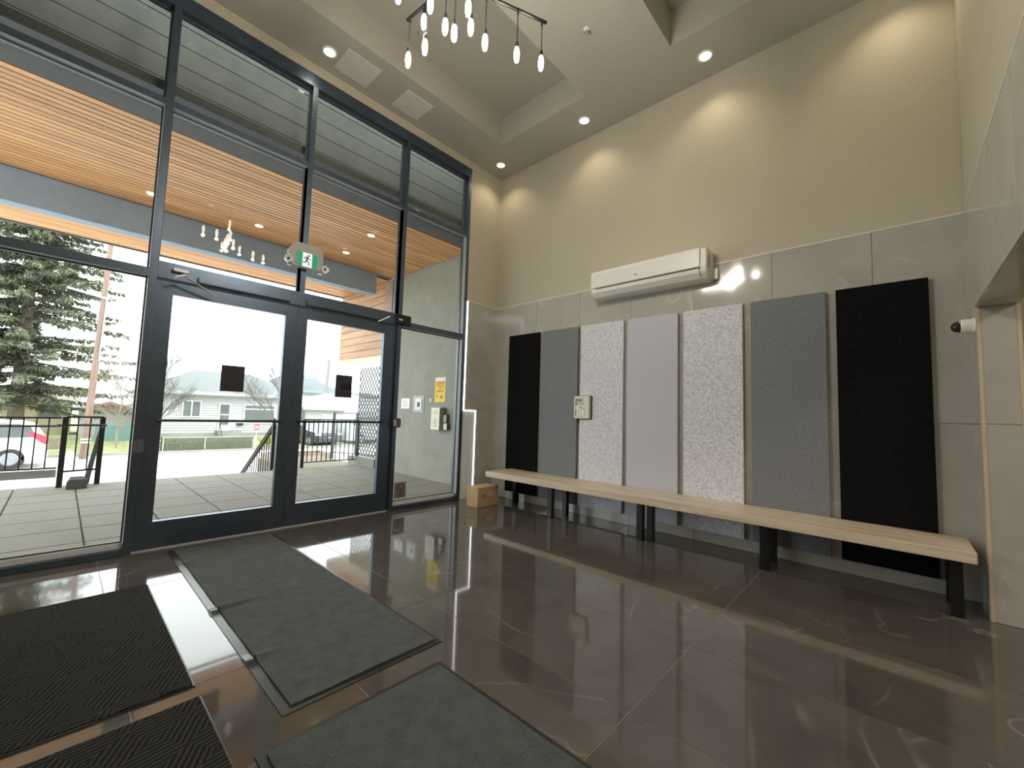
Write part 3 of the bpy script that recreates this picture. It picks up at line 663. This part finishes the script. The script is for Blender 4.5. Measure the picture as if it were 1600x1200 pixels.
tag(obj('sloped_board', MB().add([(-3.87, 3.895, -.01), (-3.81, 3.895, -.01), (-3.71, 3.895, .87), (-3.745, 3.895, .87), (-3.87, 3.92, -.01), (-3.81, 3.92, -.01), (-3.71, 3.92, .87), (-3.745, 3.92, .87)],
    [(0,1,2,3),(4,7,6,5),(0,4,5,1),(1,5,6,2),(2,6,7,3),(3,7,4,0)]), plain('grey_paint', (.16, .18, .19), .6), None, (-3.8, 3.85, 0)), 'grey leaning board behind the left guard railing', 'board')
tag(obj('ramp', B(-7.6, -3.75, 3.935, 6.6, -.5, -.06), plain('bright_concrete', (.62, .61, .57), .85), None, (-5, 5, 0)), 'pale concrete ramp beyond the left patio edge', 'ramp', kind='structure')
# a weighted block holding the guard foot
t = thing('concrete_block', 'dark rounded block lying at foot of left guard railing', 'block', (-3.93, 3.56, 0))
obj('block', MB().prism([(-4.025, .0), (-3.838, .0), (-3.838, .10), (-3.855, .118), (-3.99, .122), (-4.01, .11), (-4.022, .08)], 'Y', 3.50, 3.62), plain('dark_stone', (.10, .11, .11), .8, bmp=.3), t, bev=.006)
obj('pale_top', B(-4.0, -3.86, 3.63, 3.72, 0, .135), M_conc, t, bev=.01)
# stairs
st = tag(obj('stairs', MB().box(-3.74, -1.5, 3.93, 4.25, -1, -.17).box(-3.74, -1.5, 4.25, 4.57, -1, -.34).box(-3.74, -1.5, 4.57, 4.89, -1, -.51).box(-3.74, -1.5, 4.89, 5.21, -1, -.68).box(-3.74, -1.5, 5.21, 5.53, -1, -.85), plain('bright_concrete', (.62, .61, .57), .85), None, (-2.6, 4.5, -1)), 'concrete steps leading down from the patio', 'stairs', kind='structure')
# planting bed and box right of the stair
tag(obj('planting_bed', B(-1.02, .3, 4.05, 6.5, -1, -.06), plain('bark_soil', (.20, .17, .13), .95, var=.4, scale=30, bmp=.5), None, (-.5, 5, -.1)), 'gravel planting bed behind the right railing', 'bed', kind='structure')
t = thing('planter_box', 'low brown timber planter box beyond the right railing', 'planter', (.45, 7.0, -.33))
obj('planter_wall', MB().box(-.6, .85, 6.95, 7.0, -.6, -.05).box(-.6, .85, 7.6, 7.65, -.6, -.05).box(.80, .85, 7.0, 7.6, -.6, -.05).box(-.6, -.55, 7.0, 7.6, -.6, -.05), wood('planter_wood', (.22, .16, .11), (.32, .24, .17), 'X'), t, bev=.004)
obj('soil', B(-.55, .80, 7.0, 7.6, -.6, -.12), plain('bark_soil', (.2, .17, .13), .95), t)
t = thing('back_fence', 'black framed glass fence panel beyond the right railing', 'fence', (1.0, 6.0, -.1))
for x in (.45, 1.05): obj('post', B(x-.025, x+.025, 5.98, 6.03, -1, 1.03), M_black, t)
obj('top_rail', B(.42, 2.3, 5.99, 6.02, 1.0, 1.03), plain('grey_paint', (.16, .18, .19), .6), t)
obj('bottom_rail', MB().bar((.45, 6, .06), (1.7, 6, -.1), .02), M_black, t)
obj('pane', B(.50, 1.0, 6.0, 6.006, .1, .98), M_glass, t)
obj('pane', B(1.1, 2.2, 6.0, 6.006, .1, .98), M_glass, t)

# ---- things fixed on the outside concrete wall (face x = .08)
XW = .079
t = thing('notice', 'yellow paper notice with white header on concrete wall', 'notice', (XW, 1.345, 1.28))
ny0, ny1 = 1.205, 1.478
obj('sheet', B(XW-.003, XW, ny0, ny1, 1.285, 1.62), plain('yellow_paper', (.78, .62, .10), .7), t)
obj('header', B(XW-.0035, XW, ny0, ny1, 1.62, 1.692), plain('white_paper', (.78, .78, .70), .7), t)
mb = MB()
for k, (w, z) in enumerate(((.23, 1.618), (.20, 1.585), (.17, 1.545), (.07, 1.502), (.18, 1.462))):
    y = 1.34+w/2
    while y > 1.34-w/2: mb.box(XW-.0048, XW-.0037, y-.013, y, z-.009, z+.009); y -= .017
obj('lettering', mb, plain('red_ink', (.55, .12, .03), .7), t)
obj('emblem', MB().lathe((XW-.0045, 1.30, 1.365), [(.028, 0), (.028, .001)], 'X', 14).box(XW-.0048, XW-.0037, 1.40, 1.43, 1.365, 1.40), plain('red_ink', (.55, .12, .03), .7), t)
t = thing('wall_plaque', 'small white square plaque with dark symbols on concrete wall', 'sign', (XW, 2.34, 1.16))
obj('plate', B(XW-.006, XW, 2.205, 2.47, 1.163, 1.345), M_white, t, bev=.002)
mb = MB()
for a, b in ((2.39, 2.41), (2.35, 2.365), (2.29, 2.31)): mb.box(XW-.008, XW-.0065, a, b, 1.265, 1.31)
for z in (1.235, 1.205): mb.box(XW-.008, XW-.0065, 2.26, 2.41, z-.006, z+.006)
obj('print', mb, plain('grey_print', (.35, .35, .36), .6), t)
t = thing('key_switch_box', 'square steel key box set in the outside concrete wall', 'box', (XW, 1.93, 1.1))
obj('flange', B(XW-.008, XW, 1.775, 2.09, 1.102, 1.392), plain('steel_grey', (.30, .31, .30), .4, .3), t, bev=.002)
obj('door_plate', B(XW-.018, XW-.008, 1.825, 2.02, 1.145, 1.345), plain('steel_light', (.45, .46, .45), .35, .4), t, bev=.003)
obj('lock', B(XW-.026, XW-.018, 1.88, 1.95, 1.20, 1.28), M_black, t, bev=.004)
obj('badge', B(XW-.020, XW-.018, 1.87, 1.96, 1.295, 1.32), M_white, t)
t = thing('intercom', 'tall cream intercom panel box on the concrete wall', 'intercom', (XW, 1.27, .83))
obj('housing', B(-.048, XW, 1.155, 1.385, .835, 1.192), plain('steel_grey2', (.22, .22, .22), .4, .3), t, bev=.003)
fp = obj('face_plate', B(-.055, -.0485, 1.160, 1.380, .838, 1.190), M_cream, t, bev=.002)
obj('speaker_grille', MB().box(-.057, -.0552, 1.215, 1.325, 1.085, 1.095).box(-.057, -.0552, 1.215, 1.325, 1.105, 1.115).box(-.057, -.0552, 1.215, 1.325, 1.125, 1.135), plain('vent_grey', (.45, .45, .42), .5), fp)
mb = MB()
for i in range(3):
    for j in range(4): mb.box(-.058, -.0552, 1.215+.035*i, 1.238+.035*i, .885+.035*j, .905+.035*j)
obj('keypad', mb, plain('vent_grey', (.45, .45, .42), .5), fp)
t = thing('card_reader', 'small silver card reader above the white button box', 'card reader', (XW, 1.06, .96))
obj('body', B(.018, XW, 1.065, 1.155, .952, 1.082), M_darkgrey, t, bev=.004)
obj('face', B(.010, .0175, 1.075, 1.150, .960, 1.076), plain('silver', (.6, .6, .6), .3, .5), t, bev=.003)
t = thing('button_box', 'small white square button box lowest beside the intercom', 'button', (XW, 1.06, .83))
obj('body', B(.018, XW, 1.045, 1.145, .838, .945), M_darkgrey, t, bev=.004)
obj('face', B(.010, .0175, 1.050, 1.142, .842, .942), M_white, t, bev=.002)
t = thing('wall_stud', 'tiny round pale fitting between key box and notice', 'fitting', (XW, 1.575, 1.31))
obj('disc', MB().lathe((XW, 1.58, 1.315), [(.030, -.001), (.028, -.012), (.010, -.014)], 'X', 14), M_cream, t, smooth=True)

# ================================================================== STREET AND BEYOND
tag(obj('street', B(-60, 60, 3.95, 18.6, -1.3, -1.0), M_asph, None, (0, 12, -1)), 'pale asphalt street beyond the patio', 'street', kind='structure')
lw = MB(); lw.add([(-60, 18.6, -.98), (60, 18.6, -.98), (60, 23, -.68), (-60, 23, -.68), (-60, 320, -1.0), (60+200, 320, -1.0), (260, 23, -.7), (-260, 23, -.7), (-260, 320, -1.0)],
                  [(0, 1, 2, 3), (7, 3, 2, 6, 5, 4, 8)])
tag(obj('ground', lw, M_lawn, None, (0, 30, -1)), 'dry grass ground across the street', 'ground', kind='structure')
tag(obj('kerb_street', B(-60, 60, 18.5, 18.65, -1.02, -.9), M_conc, None, (0, 18.5, -1)), 'pale kerb at far side of the street', 'kerb', kind='structure')

M_ws = plain('white_siding', (.56, .57, .58), .7, var=.03)
M_roof = plain('pale_grey_shingle', (.165, .18, .18), .9, var=.12, scale=10, bmp=.3)
M_dglass = plain('dark_window_glass', (.10, .12, .12), .15, var=.3, scale=2)
M_wtrim = plain('white_trim', (.82, .82, .80), .6)
# ---- white house
h = thing('house', 'white siding bungalow with grey roof across the street', 'house', (2.5, 24, -.7))
obj('foundation', B(-.85, 5.9, 23.55, 31, -.75, -.42), plain('foundation_grey', (.36, .36, .35), .9), h)
obj('wall', B(-.8, 5.85, 23.6, 30.9, -.42, 1.72), M_ws, h)
mb = MB(); z = -.42
while z < 1.68: mb.prism([(23.6, z), (23.55, z), (23.59, z+.12), (23.6, z+.125)], 'X', -.8, 5.85); z += .135
obj('siding', mb, M_ws, h, kind='stuff')
mb = MB()
mb.add([(-1.3, 22.95, 1.66), (6.35, 22.95, 1.66), (6.35, 31.5, 1.66), (-1.3, 31.5, 1.66), (1.2, 27.2, 3.18), (4.2, 27.2, 3.18),
        (-1.3, 22.95, 1.80), (6.35, 22.95, 1.80), (6.35, 31.5, 1.80), (-1.3, 31.5, 1.80)],
       [(0, 3, 2, 1), (0, 1, 7, 6), (1, 2, 8, 7), (2, 3, 9, 8), (3, 0, 6, 9), (6, 7, 5, 4), (7, 8, 5), (8, 9, 4, 5), (9, 6, 4)])
obj('roof', mb, M_roof, h)
obj('fascia', MB().box(-1.32, 6.37, 22.92, 22.96, 1.62, 1.80), plain('fascia_grey', (.42, .43, .40), .7), h)
def hwin(x0, x1, z0, z1, mulls, tz=None):
    f = MB(); w = .055; y = 23.52
    f.box(x0-w, x0, y-.02, y+.04, z0-w, z1+w).box(x1, x1+w, y-.02, y+.04, z0-w, z1+w).box(x0, x1, y-.02, y+.04, z1, z1+w).box(x0, x1, y-.02, y+.04, z0-w, z0)
    for m in mulls: f.box(m-.03, m+.03, y-.01, y+.03, z0, z1)
    if tz: f.box(x0, x1, y-.01, y+.03, tz-.03, tz+.03)
    o = obj('window', f, M_wtrim, h); obj('pane', B(x0, x1, y, y+.02, z0, z1), M_dglass, o); return o
hwin(.27, .99, .47, 1.26, (.63,))
hwin(3.12, 4.66, .15, 1.14, (), .93)
o = obj('door', B(1.84, 2.42, 23.50, 23.59, -.36, 1.22), M_wtrim, h)
obj('door_pane', MB().box(1.91, 2.34, 23.485, 23.499, .62, 1.15).box(1.91, 2.34, 23.485, 23.499, .02, .56), M_dglass, o)
obj('steps', MB().box(1.75, 2.85, 22.75, 23.55, -.75, -.30).box(1.75, 2.85, 22.45, 22.75, -.75, -.46).box(1.75, 2.85, 22.15, 22.45, -.75, -.6), M_conc, h)
obj('step_rail', MB().bar((1.78, 22.8, -.3), (1.78, 22.8, .25), .03).bar((1.78, 22.8, .25), (1.78, 23.5, .25), .03).bar((1.78, 22.2, -.6), (1.78, 22.8, .25), .03), M_black, h)
obj('mailbox', B(2.75, 3.05, 23.4, 23.55, -.02, .12), M_black, h)
# ---- hedge with leaves
def leafcloud(mb, c, r, n, s, flat=1.0, seed=0, box=None):
    rnd = random.Random(seed)
    for _ in range(n):
        if box: p = Vector((rnd.uniform(box[0], box[1]), rnd.uniform(box[2], box[3]), rnd.uniform(box[4], box[5])))
        else:
            p = Vector((rnd.gauss(0, 1), rnd.gauss(0, 1), rnd.gauss(0, 1))); p.normalize(); p *= rnd.random()**.4
            p = Vector((c[0]+p.x*r[0], c[1]+p.y*r[1], c[2]+p.z*r[2]))
        a = Vector((rnd.uniform(-1, 1), rnd.uniform(-1, 1), rnd.uniform(-1, 1)*flat)).normalized()*s*rnd.uniform(.6, 1.4)
        b = a.cross(Vector((rnd.uniform(-1, 1), rnd.uniform(-1, 1), rnd.uniform(-1, 1)))).normalized()*s*.5
        k = len(mb.v); mb.v += [tuple(p-a), tuple(p+b), tuple(p+a), tuple(p-b)]; mb.f.append((k, k+1, k+2, k+3))
    return mb
def foliage_mat(name, c1, c2):
    m, t, b = nt(name); v = coords(t, 1, False, True); f = noise(t, v, 1.6, 3)
    t.links.new(ramp(t, f, [(.3, c1), (.7, c2)]), b.inputs['Base Color']); b.inputs['Roughness'].default_value = .8
    b.inputs['Specular IOR Level'].default_value = .2; MATS[name] = m; return m
M_hedge = foliage_mat('hedge_leaf', (.07, .09, .04), (.15, .17, .085))
t = thing('hedge', 'clipped green hedge behind the wire fence across the street', 'hedge', (.65, 19, -.97))
obj('core', B(-1.05, 2.32, 18.95, 19.45, -.97, -.42), plain('hedge_core', (.08, .10, .05), .9), t)
obj('foliage', leafcloud(MB(), 0, 0, 6500, .035, 1, 3, (-1.1, 2.37, 18.85, 19.5, -.97, -.37)), M_hedge, t, kind='stuff')
t = thing('wire_fence', 'low chain link fence with pale posts before the hedge', 'fence', (.6, 18.75, -.97))
M_post = plain('pale_post', (.55, .56, .50), .5)
for x in (-1.07, .40, 2.36): obj('post', MB().bar((x, 18.75, -.98), (x, 18.75, -.33), .035, .035, 8), M_post, t)
obj('top_rail', MB().bar((-1.07, 18.75, -.345), (3.4, 18.75, -.345), .025, .025, 8), M_post, t)
mb = MB()
for k in range(60): x = -1.07+k*.0585; mb.bar((x, 18.75, -.96), (x+.06, 18.75, -.345), .003).bar((x+.06, 18.75, -.96), (x, 18.75, -.345), .003)
obj('wire_mesh', mb, M_post, t, kind='stuff')
t = thing('street_sign', 'small red and white street sign on a post by hedge end', 'sign', (2.4, 18.6, -1))
obj('post', MB().bar((2.38, 18.6, -1), (2.38, 18.6, .05), .04, .04, 8), plain('grey_paint2', (.40, .41, .42), .5), t)
obj('sign_plate', MB().prism([(2.25, .03), (2.30, -.03), (2.44, -.03), (2.49, .03), (2.49, .20), (2.44, .26), (2.30, .26), (2.25, .20)], 'Y', 18.56, 18.58), plain('sign_red', (.62, .10, .10), .5), t)
obj('white_mark', B(2.30, 2.44, 18.552, 18.559, .06, .15), M_white, t)
t = thing('shrub', 'yellow green shrub behind the stair railing', 'shrub', (3.1, 19.2, -.95))
obj('foliage', leafcloud(MB(), (3.1, 19.2, -.55), (.45, .3, .22), 1500, .04, 1, 5), foliage_mat('yellow_leaf', (.40, .45, .06), (.62, .66, .14)), t, kind='stuff')
obj('stem', MB().bar((3.1, 19.2, -.95), (3.1, 19.2, -.5), .03), M_card, t)

# ---- trees
def branch_tree(name, lab, base, height, spread, seed, mat, levels=4, r0_=.09, lean=(0, 0)):
    rnd = random.Random(seed); t = thing(name, lab, 'tree', base)
    tr_, br = MB(), MB(); tops = []
    def grow(p, d, ln, r, lv):
        segs = 3; q = p
        for _ in range(segs):
            d2 = (d+Vector((rnd.uniform(-1, 1), rnd.uniform(-1, 1), rnd.uniform(-.4, .7)))*.16).normalized(); e = q+d2*ln/segs
            (tr_ if lv == 0 else br).bar(q, e, r, r, 5 if lv < 2 else 3); q, d = e, d2; r *= .86
            if lv < levels:
                for _k in range(2 if lv < 2 else 2):
                    ax = Vector((rnd.uniform(-1, 1), rnd.uniform(-1, 1), rnd.uniform(-.1, .6)))
                    grow(q, (d*.7+ax*.75).normalized(), ln*rnd.uniform(.48, .70)*(spread if lv == 0 else 1), r*.6, lv+1)
    grow(Vector(base), Vector((lean[0], lean[1], 1)).normalized(), height, r0_, 0)
    obj('trunk', tr_, mat, t); obj('branches', br, mat, t, kind='stuff'); return t
M_bark = plain('pale_bark', (.13, .115, .105), .9, var=.2)
branch_tree('bare_tree', 'bare leafless tree seen through left door beside house', (-1.25, 20.2, -.8), 2.5, 1.0, 12, M_bark, 5, .12, (.10, 0))
branch_tree('bare_tree', 'bare leafless tree behind the middle door stiles', (3.0, 17.9, -.95), 3.5, 1.0, 23, M_bark, 5, .12, (-.03, 0))
branch_tree('bare_tree', 'bare shrub like tree in front of the conifer right side', (-2.4, 20.3, -.85), 2.0, 1.2, 31, plain('pale_twig', (.30, .27, .22), .9), 5, .08, (.1, 0))
# conifer: trunk, whorls of long level boughs, needle sprays along each bough
M_needle = foliage_mat('needles', (.12, .14, .105), (.22, .235, .15))
def conifer(base, H, R, seed, lab):
    rnd = random.Random(seed); t = thing('conifer', lab, 'tree', base)
    bx_, by_, bz_ = base; bo, nd = MB(), MB()
    obj('trunk', MB().add(*(lambda n: ([(bx_+.26*math.cos(2*PI*i/n), by_+.26*math.sin(2*PI*i/n), bz_) for i in range(n)]+[(bx_+.03*math.cos(2*PI*i/n), by_+.03*math.sin(2*PI*i/n), bz_+H) for i in range(n)], [(i, (i+1) % n, n+(i+1) % n, n+i) for i in range(n)]))(10)), plain('conifer_bark', (.20, .15, .12), .9), t)
    z = bz_+1.7
    while z < bz_+H-.3:
        f = 1-(z-bz_)/H; ln0 = R*(.25+.95*f)
        nb_ = 9
        for k in range(nb_):
            if rnd.random() < .06: continue
            a = rnd.uniform(0, 2*PI); ln = ln0*rnd.uniform(.6, 1.08); dr = rnd.uniform(-.10, .12)
            p = Vector((bx_, by_, z+rnd.uniform(-.15, .15))); n = 11; d = Vector((math.cos(a), math.sin(a), dr)).normalized()
            for s_ in range(n):
                d2 = (d+Vector((rnd.uniform(-.1, .1), rnd.uniform(-.1, .1), .035*(s_-5)/5))).normalized(); q = p+d2*ln/n
                bo.bar(p, q, .045*(1-s_/n)+.01, None, 3)
                if s_ > 0:
                    for _ in range(13):
                        side = d2.cross(Vector((0, 0, 1))).normalized()*rnd.choice((-1, 1)); w = rnd.uniform(.12, .55)*(1.15-s_/n)
                        o_ = p.lerp(q, rnd.random()); e = o_+side*w+d2*w*.7+Vector((0, 0, rnd.uniform(-.22, .06)))
                        dirv = (e-o_).normalized(); wd = dirv.cross(Vector((rnd.uniform(-.5, .5), rnd.uniform(-.5, .5), 1))).normalized()*.055
                        m_ = o_.lerp(e, .5); k_ = len(nd.v)
                        nd.v += [tuple(o_), tuple(m_+wd), tuple(e), tuple(m_-wd)]; nd.f.append((k_, k_+1, k_+2, k_+3))
                        for _2 in range(2):
                            g_ = o_.lerp(e, rnd.uniform(.3, 1)); h_ = g_+Vector((rnd.uniform(-.1, .1), rnd.uniform(-.1, .1), rnd.uniform(-.16, .05))); wv = Vector((rnd.uniform(-1, 1), rnd.uniform(-1, 1), 0)).normalized()*.025
                            k_ = len(nd.v); nd.v += [tuple(g_-wv), tuple(g_+wv), tuple(h_)]; nd.f.append((k_, k_+1, k_+2))
                p, d = q, d2
        z += rnd.uniform(.28, .42)
    obj('boughs', bo, plain('conifer_bark', (.20, .15, .12), .9), t, kind='stuff'); obj('needles', nd, M_needle, t, kind='stuff')
conifer((-5.4, 23.2, -.75), 15, 4.1, 4, 'large spreading conifer behind the utility pole')
#conifer((-10.4, 26.5, -.75), 13, 3.4, 9, 'second conifer at the left edge behind the parked car')

# ---- poles
t = thing('utility_pole', 'leaning brown wooden utility pole before the conifer', 'pole', (-3.40, 17.6, -1))
obj('pole', MB().add(*(lambda n: ([(-3.44+.115*math.cos(2*PI*i/n), 17.6+.115*math.sin(2*PI*i/n), -1) for i in range(n)]+[(-3.29+.075*math.cos(2*PI*i/n), 17.6+.075*math.sin(2*PI*i/n), 7.2) for i in range(n)], [(i, (i+1) % n, n+(i+1) % n, n+i) for i in range(n)]))(14)), wood('pole_wood', (.12, .075, .055), (.19, .125, .095), 'Z'), t, smooth=True)
obj('crossarm', MB().bar((-4.3, 17.5, 5.15), (-3.2, 17.5, 4.95), .05, .07), plain('grey_paint2', (.4, .41, .42), .5), t)
obj('conduit', MB().bar((-3.30, 17.48, 2.6), (-3.26, 17.5, 4.9), .04, .04, 8), M_post, t)
obj('pole_band', MB().box(-3.56, -3.30, 17.47, 17.50, -.42, -.36).box(-3.56, -3.30, 17.47, 17.50, -.30, -.25), M_white, t)
t = thing('utility_pole', 'thin distant grey pole right of the middle door stile', 'pole', (14.8, 40, -1))
obj('pole', MB().bar((14.6, 40, -1), (14.9, 40, 6.3), .34, .34, 8), plain('grey_pole', (.22, .22, .23), .7), t)
t = thing('ground_marker', 'small white cone shaped marker beside utility pole foot', 'marker', (-3.75, 17.4, -1))
obj('cone', MB().lathe((-3.78, 17.3, -1), [(.22, 0), (.20, .02), (.10, .26), (.05, .32)], 'Z', 12), M_white, t, smooth=True)

# ---- buildings behind the conifer
t = thing('house', 'low tan shed with dark window behind the ramp railing', 'house', (-5, 26, -.7))
obj('wall', B(-9, -3.7, 28.2, 32, -.75, 1.1), plain('tan_siding', (.42, .38, .26), .8), t)
obj('roof', MB().prism([(27.8, 1.05), (30.0, 2.0), (32.5, 1.05)], 'X', -9.3, -3.4), plain('brown_roof', (.26, .24, .20), .9), t)
obj('window', B(-4.9, -4.1, 28.14, 28.2, .2, .85), M_dglass, t)
t = thing('house', 'small pale gabled house partly hidden behind branches at left frame', 'house', (-1.6, 27, -.7))
obj('wall', B(-3.4, -1.25, 27, 30, -.75, .62), M_ws, t)
obj('roof', MB().prism([(-3.6, .60), (-2.3, 1.12), (-1.05, .60)], 'Y', 26.7, 30.2), plain('red_roof', (.34, .16, .13), .9), t)
tag(obj('green_fence', MB().box(-3.0, -1.0, 22.6, 22.68, -.75, .0), plain('teal_paint', (.16, .26, .24), .8), None, (-2, 22.6, -.7)), 'low teal green board fence left of the white house', 'fence')
tag(obj('retaining_wall', B(-12, -3.9, 20.6, 20.9, -1, -.55), plain('brown_earth_wall', (.24, .19, .15), .9, var=.3, scale=4), None, (-6, 20.7, -1)), 'low brown bank behind the parked white car', 'wall')
t = thing('garage', 'white garage with low hip roof right of the bungalow', 'garage', (9, 25, -.7))
obj('wall', B(6.9, 13.5, 24.6, 30, -.75, 1.12), M_ws, t)
obj('roof', MB().add([(6.5, 24.1, 1.10), (13.9, 24.1, 1.10), (13.9, 30.4, 1.10), (6.5, 30.4, 1.10), (9.2, 27.2, 2.25), (11.5, 27.2, 2.25)], [(0, 3, 2, 1), (0, 1, 5, 4), (1, 2, 5), (2, 3, 4, 5), (3, 0, 4)]), plain('pale_roof', (.24, .26, .27), .8), t)
obj('eave_trim', B(6.5, 13.9, 24.05, 24.1, .98, 1.12), plain('fascia_grey', (.42, .43, .40), .7), t)
obj('garage_door', B(8.0, 10.6, 24.56, 24.6, -.75, .7), M_wtrim, t)
t = thing('house', 'distant white building behind the garage roof', 'house', (7.5, 45, -.7))
obj('wall', B(12, 24, 45, 52, -.75, 2.6), M_ws, t); obj('roof', B(11.6, 24.4, 44.6, 52.4, 2.6, 2.85), M_roof, t)
hm = MB(); rnd = random.Random(5); nx, ny = 70, 14
def hz(x, y):
    return -1+max(0, (y-110)/60)*(9.5*math.exp(-((x-62)/15)**2)+7.0*math.exp(-((x-95)/34)**2)+.6)*(1 if y < 175 else 1.0)+.7*math.sin(x*.31+y*.2)+.5*math.sin(x*.83)
for j in range(ny+1):
    for i in range(nx+1):
        x, y = -120+340*i/nx, 110+80*j/ny; hm.v.append((x, y, hz(x, y)))
for j in range(ny):
    for i in range(nx): a = j*(nx+1)+i; hm.f.append((a, a+1, a+nx+2, a+nx+1))
tag(obj('hills', hm, plain('hazy_hill', (.13, .15, .165), .95, var=.25, scale=.12), None, (40, 150, 0), smooth=True), 'hazy blue green hills on the horizon', 'hill', kind='structure')

# ---- vehicles
def car(name, lab, x, y, z, L_, col, dirn=1, dark=False, H_=1.42, tail=(.75, .05, .08)):
    """side view profile extruded across the width; dirn 1: rear end at +x"""
    t = thing(name, lab, 'car', (x, y, z)); Wd = 1.65
    def X(u): return x+dirn*u
    pr = [(0, .30), (.02, .62), (-.06, .92), (-.30, 1.34), (-.55, H_), (-1.7, H_+.04), (-2.35, 1.30), (-3.0, .93), (-3.85, .80), (-4.05, .55), (-4.02, .26), (-3.75, .22), (-.35, .22)]
    pr = [(X(a*L_/4.05), z+b*H_/1.42) for a, b in pr]
    sgn = 1
    obj('body', MB().prism(pr, 'Y', y, y+Wd), plain('car_'+lab[:8], col, .25, 0, .02), t, bev=.05, smooth=True)
    gl = [(-.36, 1.28), (-.60, 1.36), (-1.68, 1.38), (-2.28, 1.25), (-2.75, .95), (-.22, .95)]
    obj('side_window', MB().prism([(X(a*L_/4.05), z+b*H_/1.42) for a, b in gl], 'Y', y-.006, y+.02), M_dglass, t)
    for u in (-.72, -3.25):
        for yy_ in (y-.01, y+Wd-.2):
            wl = obj('wheel', MB().lathe((X(u*L_/4.05), yy_, z+.31), [(.10, 0), (.30, .0), (.32, .04), (.32, .17), (.30, .21), (.1, .21)], 'Y', 24), plain('tyre', (.03, .03, .03), .8), t)
            if yy_ < y: obj('hubcap', MB().lathe((X(u*L_/4.05), yy_-.012, z+.31), [(.02, -.004), (.17, -.002), (.19, .012)], 'Y', 14), plain('hub', (.30, .31, .33), .4, .4), wl)
    obj('tail_light', MB().prism([(X(-.02), z+.98), (X(-.34), z+1.14), (X(-.42), z+1.10), (X(-.12), z+.80), (X(.015), z+.72)], 'Y', y-.012, y+.12), plain('tail_%.1f' % tail[1], tail, .3), t)
    obj('bumper', B(X(.03), X(-.5), y-.01, y+Wd+.01, z+.24, z+.42), plain('car_'+lab[:8], col, .25), t, bev=.03)
    return t
car('car', 'white hatchback with red tail light parked behind left railing', -4.35, 15.2, -1.0, 4.0, (.74, .76, .80))
t = car('car', 'dark parked car seen through the right door railing', 6.0, 20.6, -.98, 4.1, (.04, .045, .055), dirn=-1, H_=1.3, tail=(.6, .6, .6))
x_ = 6.0+4.02
obj('grille', MB().box(x_-.0, x_+.03, 20.95, 21.9, -.98+.35, -.98+.45).box(x_, x_+.03, 21.0, 21.85, -.98+.5, -.98+.6), M_black, t)
obj('number_plate', B(x_+.03, x_+.045, 21.25, 21.6, -.98+.36, -.98+.50), M_white, t)
obj('headlight', B(x_-.25, x_-.02, 20.60, 20.85, -.98+.58, -.98+.72), plain('lamp_shell', (.62, .64, .62), .2), t, bev=.02)
obj('headlight', B(x_-.25, x_-.02, 21.98, 22.24, -.98+.58, -.98+.72), plain('lamp_shell', (.62, .64, .62), .2), t, bev=.02)
t.rotation_euler = (0, 0, math.radians(-75)); t.location = (4.3, 22.6, -.98)
t = car('car', 'pale pickup beside the dark car behind right railing', 7.3, 19.3, -.98, 4.6, (.40, .43, .46), dirn=-1, H_=1.75, tail=(.5, .5, .5))
